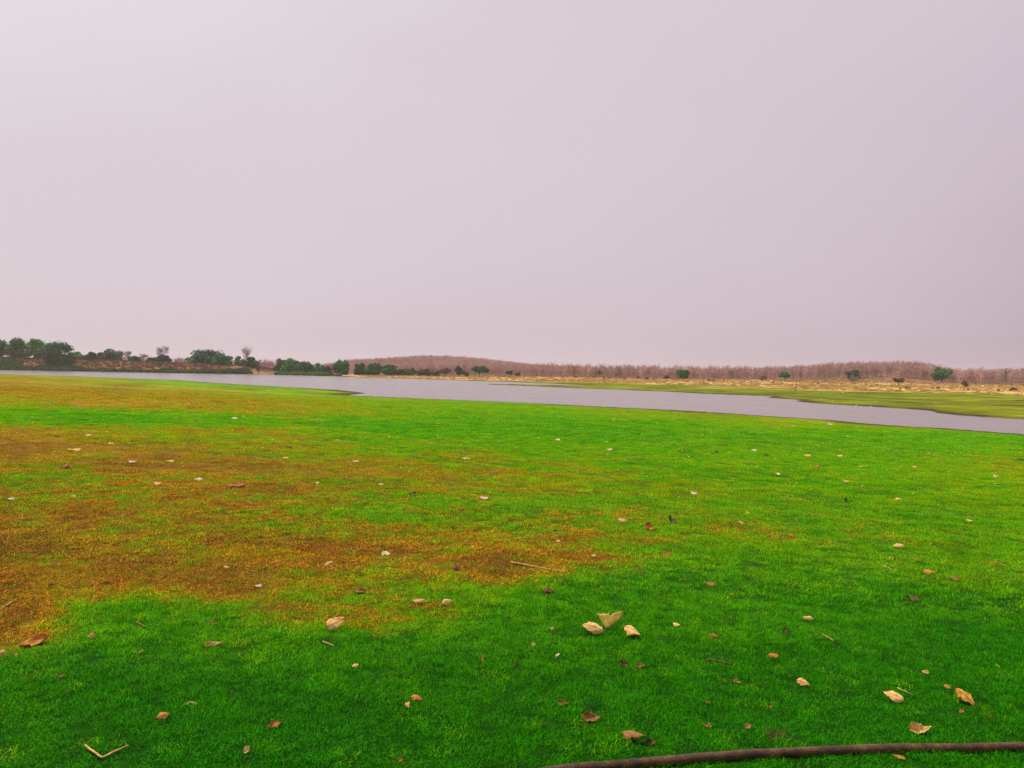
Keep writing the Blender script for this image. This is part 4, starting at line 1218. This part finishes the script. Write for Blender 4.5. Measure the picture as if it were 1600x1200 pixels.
TREES = [  # px, top, base, width, foliage, label, distance, shape
    (-2, 527, 560, 20, 'deep', 'dark green tree cut by the left edge, first on the embankment', 402, 'round'),
    (24, 527.5, 561, 32, 'mid', 'bushy green tree on the embankment, second from the left edge', 404, 'round'),
    (39, 536, 561, 14, 'brown', 'brownish thin tree between the first two green trees on the embankment', 412, 'bare'),
    (53, 528.5, 561, 30, 'light', 'lighter green rounded tree on the embankment, third from the left edge', 404, 'round'),
    (72, 535, 561, 18, 'mid', 'green tree half hidden behind the big dark tree on the bank', 410, 'round'),
    (90, 531.5, 568.5, 43, 'deep', 'big dark green tree standing lowest on the left embankment', 388, 'dome'),
    (122, 547, 563, 26, 'light', 'light green low tree right of the big dark tree', 404, 'bush'),
    (141, 545.5, 563, 18, 'deep', 'dark green low tree next to the light green one on the embankment', 403, 'bush'),
    (157, 548, 564, 18, 'olive', 'pale olive bush between the dark low tree and the grey-green tree', 405, 'bush'),
    (177, 543.5, 564, 27, 'grey', 'grey-green rounded tree in the middle of the embankment', 405, 'round'),
    (197, 545, 564, 16, 'twig', 'bare brown tree right of the grey-green tree', 408, 'bare'),
    (210, 554.5, 565, 18, 'mid', 'small round green bush right of the bare brown tree', 402, 'bush'),
    (224, 551, 566, 14, 'twig', 'small bare tree left of the tall sparse tree', 408, 'bare'),
    (238, 557, 567, 15, 'dull', 'dull green bush at the left foot of the tall sparse tree', 402, 'bush'),
    (255, 553.5, 567, 20, 'dull', 'dull olive bush at the foot of the tall sparse tree', 402, 'bush'),
    (253, 537, 567, 18, 'dark', 'tall sparse tree with a thin open round crown on the embankment', 408, 'bare'),
    (322, 542.5, 569.5, 50, 'blue', 'large dark blue-green domed tree on the embankment', 412, 'dome'),
    (304, 556, 569.5, 22, 'light', 'light green bush at the left foot of the large domed tree', 406, 'bush'),
    (334, 556.5, 570.5, 28, 'mid', 'green bush before the large domed tree', 402, 'bush'),
    (348, 551.5, 570.5, 32, 'mid', 'mid green rounded tree touching the right of the large domed tree', 404, 'round'),
    (384.5, 538.5, 571.5, 17, 'bare', 'tall pale leafless tree with a round airy crown', 412, 'bare'),
    (375, 555.5, 572, 18, 'grey', 'pale grey-green bush at the foot of the pale leafless tree', 404, 'bush'),
    (393, 557.5, 572.5, 20, 'deep', 'dark green rounded bush right of the pale leafless tree', 402, 'bush'),
    (410, 558, 576, 18, 'twig', 'bare pinkish bush in the gully, left one', 398, 'barebush'),
    (404, 566, 582, 12, 'dark', 'dark bare bush low in the gully by the water', 390, 'barebush'),
    (427, 557, 577, 24, 'twig', 'bare brown thicket between the gully and the lakeside clump', 402, 'barebush'),
    (439, 558.5, 579, 18, 'deep', 'dark green tree at the left end of the lakeside clump', 404, 'round'),
    (452, 557.5, 580, 28, 'light', 'lighter green tree in the lakeside clump', 402, 'round'),
    (466, 562, 581, 36, 'deep', 'wide dark green tree in front of the lakeside clump', 394, 'dome'),
    (484, 563.5, 581, 20, 'mid', 'mid green tree at the right end of the lakeside clump', 398, 'round'),
    (500, 565.5, 580, 15, 'mid', 'single small round green tree right of the lakeside clump', 404, 'bush'),
    (513, 570.5, 580.5, 12, 'brown', 'small brownish bush between two green trees by the far shore', 404, 'bush'),
    (533, 562, 583, 25, 'mid', 'green rounded tree at the start of the long tree row under the hill', 396, 'round'),
    (561, 566, 583.5, 17, 'deep', 'dark green tree, first of the row under the hill', 400, 'round'),
    (581, 566, 584, 26, 'mid', 'wide green tree, second of the row under the hill', 400, 'round'),
    (606, 567.5, 585, 27, 'deep', 'wide dark green tree, third of the row under the hill', 400, 'round'),
    (627, 574.5, 585.5, 17, 'dull', 'low dull green tree, fourth of the row under the hill', 404, 'bush'),
    (642, 573.5, 586, 16, 'mid', 'small green tree, fifth of the row under the hill', 400, 'round'),
    (662, 575, 586.5, 21, 'dull', 'dull green tree, last of the row under the hill', 400, 'bush'),
    (680, 578, 587, 12, 'brown', 'small brown bush left of the brownish spreading tree', 400, 'bush'),
    (696, 574.5, 588, 22, 'brown', 'brownish spreading tree on a short trunk under the hill', None, 'umbrella'),
    (718.5, 571, 588, 16, 'deep', 'dark green upright tree between the brownish tree and the broad one', None, 'round'),
    (729, 578.5, 587.5, 10, 'dull', 'small dull bush right of the dark upright tree', 390, 'bush'),
    (749, 570, 589.6, 29, 'deep', 'broad dark green tree on a short trunk, nearest to the far water', None, 'umbrella'),
    (796, 577.5, 588.5, 12, 'blue', 'small dark tree standing alone right of the broad dark tree', None, 'umbrella'),
    (810, 581, 588.6, 11, 'brown', 'brownish bush right of the small lone dark tree', 400, 'bush'),
    (1067, 575.8, 594.2, 21, 'mid', 'lone green tree before the dry wood, centre right', None, 'round'),
    (1056, 585, 595, 15, 'twig', 'bare brown bush at the left foot of the lone green tree', 330, 'barebush'),
    (1226, 579.8, 595.6, 19, 'bright', 'small round green tree left of the leaning post', None, 'umbrella'),
    (1333, 578, 595.5, 23, 'blue', 'dark green tree half hidden by a bare bush before the dry wood', None, 'round'),
    (1335, 586, 597, 18, 'twig', 'bare grey bush in front of the dark green tree', 300, 'barebush'),
    (1404, 589, 602.5, 18, 'olive', 'small olive spreading tree alone on the straw-coloured shore', None, 'umbrella'),
    (1472, 568, 594.6, 30, 'bright', 'tall round bright green tree standing above the dry wood, right', None, 'round'),
    (1192, 586, 598, 13, 'brown', 'small brown half-bare tree left of the small round green tree', None, 'bare'),
    (1508, 594, 607, 12, 'dark', 'thin bare bush right of the tall bright green tree', None, 'barebush'),
    (966, 580.5, 590.5, 14, 'brown', 'greyish brown bush at the edge of the dry wood, centre', 380, 'barebush'),
    (1041, 586, 594.2, 11, 'dull', 'small dark bent tree left of the lone green tree', None, 'umbrella'),
    (936, 578, 590, 10, 'dark', 'dark leafless tree at the edge of the dry wood, centre', 384, 'bare'),
]
SHRUBS = [(928, 590, 5), (944, 591, 4), (953, 590.8, 5), (976, 591.5, 5), (997, 591.5, 8), (1011, 593, 8), (1022, 593, 4), (1099, 596, 4),
          (1108, 595.6, 6), (1115, 595.4, 6), (1131, 595.5, 4), (1143, 597, 3), (1158, 596.5, 4), (1163, 596.5, 4), (1174, 596.8, 4),
          (1182, 596.6, 4), (1208, 598.2, 5), (1222, 598.5, 3), (1234, 602.5, 3), (1238, 602.6, 2.5), (1272, 597.4, 4), (1278, 599.4, 4),
          (1289, 595.5, 5), (1296, 599.5, 3), (1314, 600.5, 3), (1353, 600.6, 4), (1370, 602, 4), (1393, 604, 6), (1407, 607.5, 5),
          (1417, 607.3, 7), (1422, 607.4, 4), (1457, 607.6, 4), (1466, 607, 7), (1488, 608, 3), (1513, 609.4, 5), (1523, 599.6, 6),
          (1560, 611, 6), (1567, 611.4, 4), (1583, 611, 12), (1592, 611.5, 6), (788, 588.8, 3), (860, 588.5, 4), (900, 589.5, 4)]

def build_trees():
    for it in TREES:
        px, top, base, wpx, kind, label, dist, shape = it
        nm = 'bush' if shape in ('bush', 'barebush') else ('bare_tree' if shape == 'bare' else 'green_tree')
        o = tree(px, top, base, wpx, kind, label, dist, shape, nm,
                 'bushes round the lake' if nm == 'bush' else ('leafless trees round the lake' if nm == 'bare_tree' else 'green trees round the lake'))
        if nm == 'bush':
            o['category'] = 'bush'
    # small dark shrubs on the straw-coloured shore: one of each of three, copied
    rnd = random.Random(3)
    meshes = []
    for k in range(3):
        mb = MB()
        for q in range(150):
            v = rvec(rnd); v.z = abs(v.z)
            c = Vector((v.x * .5, v.y * .5, v.z * .62)) * rnd.uniform(.4, 1)
            aa = rvec(rnd) * .07
            bb = aa.cross(rvec(rnd)).normalized() * .05
            mb.quad(c, aa, bb)
        for q in range(6):
            v = rvec(rnd); v.z = abs(v.z) + .3
            mb.tube([Vector((0, 0, -.1)), v * .3, v * .5], [.03, .02, .01], 4)
        me = mb.mesh('shrub')
        me.materials.append(LM['brown'] if k != 1 else DARKTWIG)
        meshes.append(me)
    for k, (px, py, wp) in enumerate(SHRUBS):
        p = hit(px, py)
        if math.hypot(p.x, p.y) > 520:
            d = pdir(px, py); s = 380 / math.hypot(d.x, d.y)
            p = Vector((d.x * s, d.y * s, gz(d.x * s, d.y * s)))
        W = wp / F * depth(p)
        o = bpy.data.objects.new('shrub', meshes[k % 3])
        C.objects.link(o)
        o.location = p
        o.scale = (W, W, W * rnd.uniform(.6, .95))
        o.rotation_euler = (0, 0, rnd.uniform(0, 6.28))
        tag(o, 'tiny dark shrub dotting the straw-coloured far shore', 'shrub', 'tiny dark shrubs on the far shore')

# ------------------------------------------------------------------ the dry wood beyond (stuff: it reads as one brown mass)
def bare_proto(seed, H=8.0):
    rnd = random.Random(seed)
    mb = MB()
    tp = Vector((rnd.uniform(-.3, .3), rnd.uniform(-.3, .3), H * .45))
    mb.tube([Vector((0, 0, -.5)), tp * .5, tp, Vector((tp.x, tp.y, H * .72))], [.16, .13, .10, .03], 4, False)
    ends = []
    for k in range(11):
        a = tp * rnd.uniform(.6, 1.0) if k < 7 else Vector((tp.x, tp.y, H * rnd.uniform(.5, .75)))
        an = rnd.uniform(0, 6.28)
        b_ = a + Vector((math.cos(an), math.sin(an), rnd.uniform(.7, 1.8))).normalized() * H * rnd.uniform(.22, .42)
        b_.z = min(b_.z, H * .98)
        mb.tube([a, a.lerp(b_, .5) + Vector((0, 0, .15)), b_], [.06, .045, .02], 3, False)
        ends.append((a, b_))
    for k in range(560):
        a, b_ = rnd.choice(ends)
        q = a.lerp(b_, rnd.uniform(.1, 1.1)) + rvec(rnd) * rnd.uniform(0, .8)
        d = ((b_ - a).normalized() + rvec(rnd) * 1.2).normalized() * rnd.uniform(.2, .5)
        s = d.cross(rvec(rnd)).normalized() * rnd.uniform(.010, .026)
        mb.quad(q, s, d)
    for k in range(150):                    # suckers and undergrowth round the stem
        an = rnd.uniform(0, 6.28); rr = rnd.uniform(.1, 1.6)
        q = Vector((math.cos(an) * rr, math.sin(an) * rr, H * rnd.uniform(.03, .45)))
        d = (Vector((0, 0, 1)) + rvec(rnd) * .9).normalized() * rnd.uniform(.25, .7)
        mb.quad(q, d.cross(rvec(rnd)).normalized() * rnd.uniform(.010, .024), d)
    me = mb.mesh('bare_tree')
    return me

def build_wood():
    wm = leafy_mat('dry_wood', trans=0, rough=.95, var=.25)
    protos = []
    for k in range(6):
        me = bare_proto(300 + k)
        me.materials.append(wm)
        protos.append(bpy.data.objects.new('bare_tree', me))
    n = 46000
    r = np.sqrt(RNG.random(n) * (1150 ** 2 - 385 ** 2) + 385 ** 2)
    px = RNG.random(n) * 2000 - 100
    x, y = r * (px - 800) / F, r
    sd, side = shore(x, y)
    z = height(x, y, sd, side)
    start = np.interp(px, [0, 500, 640, 800, 1000, 1200, 1400, 1480, 1500, 1600, 1900], [425, 425, 430, 425, 405, 430, 420, 430, 405, 400, 400])
    start = np.maximum(start + 34 * fbm(x, y, 40, 71, 3), 408)
    dens = np.where(r < 560, 1.0, np.where(r < 700, .55, .30))
    dens = np.where((px < 540) & (r > 520), 0, dens)
    dens = np.where(px < 140, 0, dens)
    hillz = np.exp(-0.5 * (((x + 88) / 110) ** 2 + ((y - 900) / 220) ** 2))
    dens = np.maximum(dens, hillz * .8)
    ok = (r > start) & (RNG.random(n) < dens * .82) & (sd > 12) & ~side
    x, y, z, px, r = x[ok], y[ok], z[ok], px[ok], r[ok]
    n = len(x)
    s = RNG.random(n) * .26 + .82
    s = s * np.where(px < 540, .60, 1) * np.interp(px, [540, 640, 800, 1100, 1300, 1400, 1600], [.75, .8, .82, .86, .95, 1.0, .95])
    s = s * (1 + .25 * fbm(x, y, 30, 73, 2))
    rot = np.stack([RNG.normal(0, .05, n), RNG.normal(0, .05, n), RNG.random(n) * 6.283], -1)
    scl = np.stack([s, s, s], -1)
    base = np.array([[.49, .315, .262]])
    tint = base * (1 + RNG.normal(0, .12, (n, 1))) * (1 + .25 * fbm(x, y, 45, 75, 2)[:, None])
    pale = RNG.random(n) < .03
    tint = np.where(pale[:, None], tint * np.array([[1.5, 1.55, 1.4]]), tint)
    grn = RNG.random(n) < .012
    tint = np.where(grn[:, None], tint * np.array([[.45, .62, .55]]), tint)
    gn_scatter('dry_wood', np.stack([x, y, z], -1), rot, scl, np.clip(tint, .01, 1), protos, 'leafless brown wood covering the low hill behind the lake')

def build_bank_scrub():
    """reeds and creepers along the foot of the embankment"""
    gm = leafy_mat('scrub', trans=.25, rough=.7, var=.5)
    protos = []
    for k in range(4):
        rnd = random.Random(400 + k)
        mb = MB()
        for q in range(130):
            a = rnd.uniform(0, 6.28); rr = math.sqrt(rnd.random())
            c = Vector((math.cos(a) * rr * .8, math.sin(a) * rr * .8, rnd.uniform(.05, .85) * (1.1 - rr * .6)))
            d = (Vector((0, 0, 1)) + rvec(rnd) * .9).normalized() * rnd.uniform(.12, .26)
            mb.quad(c, d.cross(rvec(rnd)).normalized() * .06, d)
        me = mb.mesh('scrub')
        me.materials.append(gm)
        protos.append(bpy.data.objects.new('scrub', me))
    n = 26000
    px = RNG.random(n) * 640 - 110
    r = RNG.random(n) * 100 + 350
    x, y = r * (px - 800) / F, r
    sd, side = shore(x, y)
    z = height(x, y, sd, side)
    depth_ = np.interp(px, [-110, 0, 80, 125, 140, 160, 215, 235, 258, 300, 340, 385, 395, 428, 436, 505, 520], [13, 13, 12, 9, 2, 8, 7, 3, 11, 6, 10, 9, 0, 0, 9, 9, 2])
    depth_ = depth_ * (1 + .8 * fbm(x, y, 12, 81, 2))
    low = (sd > .6) & (sd < depth_)
    straw = (sd > depth_) & (sd < 34) & (RNG.random(n) < .35)
    ok = (low | straw) & ~side & ~((px > 393) & (px < 432) & (sd < 16))
    x, y, z, px, low = x[ok], y[ok], z[ok], px[ok], low[ok]
    n = len(x)
    s = np.where(low, RNG.random(n) * .9 + .9, RNG.random(n) * .6 + .35)
    scl = np.stack([s, s, s * np.where(low, .95, .7)], -1)
    rot = np.stack([np.zeros(n), np.zeros(n), RNG.random(n) * 6.28], -1)
    g = np.where((px > 430)[:, None], np.array([[.075, .230, .022]]), np.array([[.060, .130, .020]]))
    g = g * (1 + .7 * fbm(x, y, 9, 83, 2)[:, None])
    st = np.array([[.23, .115, .050]]) * (1 + .8 * fbm(x, y, 11, 85, 2)[:, None])
    tint = np.where(low[:, None], g, st) * (1 + RNG.normal(0, .15, (n, 1)))
    gn_scatter('bank_scrub', np.stack([x, y, z], -1), rot, scl, np.clip(tint, .005, 1), protos, 'green scrub and burnt grass on the left embankment')

def build_shore_scrub():
    gm = leafy_mat('straw_tuft', trans=.15, rough=.9, var=.25)
    protos = []
    for k in range(4):
        rnd = random.Random(500 + k)
        mb = MB()
        for q in range(60):
            a = rnd.uniform(0, 6.28); rr = math.sqrt(rnd.random())
            c = Vector((math.cos(a) * rr, math.sin(a) * rr * .7, rnd.uniform(.0, .35)))
            d = (Vector((0, 0, 1)) + rvec(rnd) * .7).normalized() * rnd.uniform(.1, .3)
            mb.quad(c, d.cross(rvec(rnd)).normalized() * .05, d)
        me = mb.mesh('straw_tuft')
        me.materials.append(gm)
        protos.append(bpy.data.objects.new('straw_tuft', me))
    n = 30000
    y = np.sqrt(RNG.random(n) * (450 ** 2 - 150 ** 2) + 150 ** 2)
    px = RNG.random(n) * 1300 + 560
    x = y * (px - 800) / F
    sd, side = shore(x, y)
    z = height(x, y, sd, side)
    patch = fbm(x, y * .5, 22, 91, 3)
    e_ = np.interp(px, [600, 760, 900, 1000, 1300, 1500], [6, 12, 28, 40, 66, 76])
    ok = (sd > e_ * .85) & ~side & (RNG.random(n) < .22 + 1.2 * np.clip(patch, 0, 1))
    x, y, z, px, patch, sd, e_ = x[ok], y[ok], z[ok], px[ok], patch[ok], sd[ok], e_[ok]
    n = len(x)
    s = RNG.random(n) * .6 + .30
    rot = np.stack([np.zeros(n), np.zeros(n), RNG.random(n) * 6.28], -1)
    far = sst(1.4, 3.0, sd / (e_ + 20))[:, None]
    st = np.array([[.56, .38, .14]]) * (1 - far) + np.array([[.42, .245, .135]]) * far
    dark = (RNG.random(n) < .05 + .07 * far[:, 0])[:, None]
    st = np.where(dark, st * np.array([[.35, .38, .45]]), st) * (1 + RNG.normal(0, .10, (n, 1)))
    gn_scatter('straw_scrub', np.stack([x, y, z], -1), rot, np.stack([s * 1.3, s, s * .8], -1), np.clip(st, .01, 1), protos, 'dry straw tufts and low scrub on the far shore')

def build_shore_things():
    # leaning post
    p = hit(1242.5, 610.5)
    dp = depth(p)
    k = dp / F
    root = empty('leaning_post', p)
    tag(root, 'thin leaning post with a crooked pale top on the far green shore', 'post')
    e1 = Vector((p.y, -p.x, 0)).normalized()
    def P(dx, dy):
        return e1 * (dx * k) + Vector((0, 0, dy * k))
    mb = MB(); mb.tube([Vector((0, 0, -.3)), P(.5, 4), P(1.4, 8.5), P(2.0, 15.5)], [.62 * k, .5 * k, .42 * k, .36 * k], 7)
    obj('stem', mb.mesh('stem', True), DM['dark'], root)
    mb = MB(); mb.tube([P(.9, 15.6), P(3, 15.2), P(6.2, 15.9), P(6.3, 12.2)], [.28 * k, .4 * k, .4 * k, .2 * k], 6)
    obj('cross_branch', mb.mesh('cross_branch', True), DM['brown'], root)
    mb = MB(); mb.tube([P(4.6, 15.4), P(4.7, 18), P(4.2, 20.5), P(5.0, 24.2)], [.6 * k, .36 * k, .3 * k, .14 * k], 6)
    obj('pale_tip', mb.mesh('pale_tip', True), DM['palestone'], root)
    # eroded ledges, the shade under them put into their dark colour
    for (x0, x1, y0, hgt, lb) in [(1336, 1386, 610.2, 1.6, 'long low dark earth ledge between the green and straw shore'),
                                  (1455, 1488, 602.4, 1.2, 'low dark earth ledge below the tall bright green tree'),
                                  (1539, 1600, 606.2, 1.6, 'low dark earth ledge right of the pale boulder'),
                                  (1584, 1600, 625.6, 1.3, 'short dark ledge on the green shore at the right edge'),
                                  (1249, 1256, 593.6, 1.0, 'short dark ledge right of the leaning post'),
                                  (1165, 1197, 603.4, .8, 'low dark ledge on the straw shore left of the leaning post'),
                                  (898, 922, 593.8, .9, 'low dark ledge on the far shore at the centre')]:
        rnd = random.Random(int(x0))
        n = 16
        a, c = hit(x0, y0), hit(x1, y0 + (x1 - x0) * .0175)
        kk = depth(a) / F
        mid = (a + c) / 2
        mb = MB()
        pts = []
        for i in range(n + 1):
            q = a.lerp(c, i / n)
            pts.append(Vector((q.x, q.y + rnd.uniform(-.4, .4), gz(q.x, q.y) + .02)) - mid)
        hh = hgt * kk
        mb.tube(pts, [hh * .85 * math.sin(math.pi * (i + .4) / (n + .8)) ** .5 * rnd.uniform(.55, 1.1) for i in range(n + 1)], 7)
        o = obj('earth_ledge', mb.mesh('earth_ledge'), DM['dark'], loc=mid)
        tag(o, lb, 'ledge')

# ------------------------------------------------------------------ haze
def build_haze():
    mb = MB()
    x0, x1, y0, y1, z0, z1 = -2700, 2700, -2700, 2700, ZW - 3.5, 42
    mb.v = [Vector(v) for v in ((x0, y0, z0), (x1, y0, z0), (x1, y1, z0), (x0, y1, z0), (x0, y0, z1), (x1, y0, z1), (x1, y1, z1), (x0, y1, z1))]
    mb.f = [(3, 2, 1, 0), (4, 5, 6, 7), (0, 1, 5, 4), (1, 2, 6, 5), (2, 3, 7, 6), (3, 0, 4, 7)]
    mt = bpy.data.materials.new('haze')
    mt.use_nodes = True
    t = mt.node_tree
    t.nodes.clear()
    o_ = t.nodes.new('ShaderNodeOutputMaterial')
    pv = t.nodes.new('ShaderNodeVolumePrincipled')
    pv.inputs['Color'].default_value = (.93, .86, .89, 1)
    pv.inputs['Density'].default_value = .00019
    pv.inputs['Anisotropy'].default_value = .2
    t.links.new(pv.outputs[0], o_.inputs['Volume'])
    o = obj('haze', mb.mesh('haze'), mt)
    o['kind'] = 'stuff'
    o['label'] = 'thin pale haze over the lake and the wood'

build_wood()
build_bank_scrub()
build_shore_scrub()
build_trees()
build_shore_things()
build_litter()
build_grass()
build_haze()
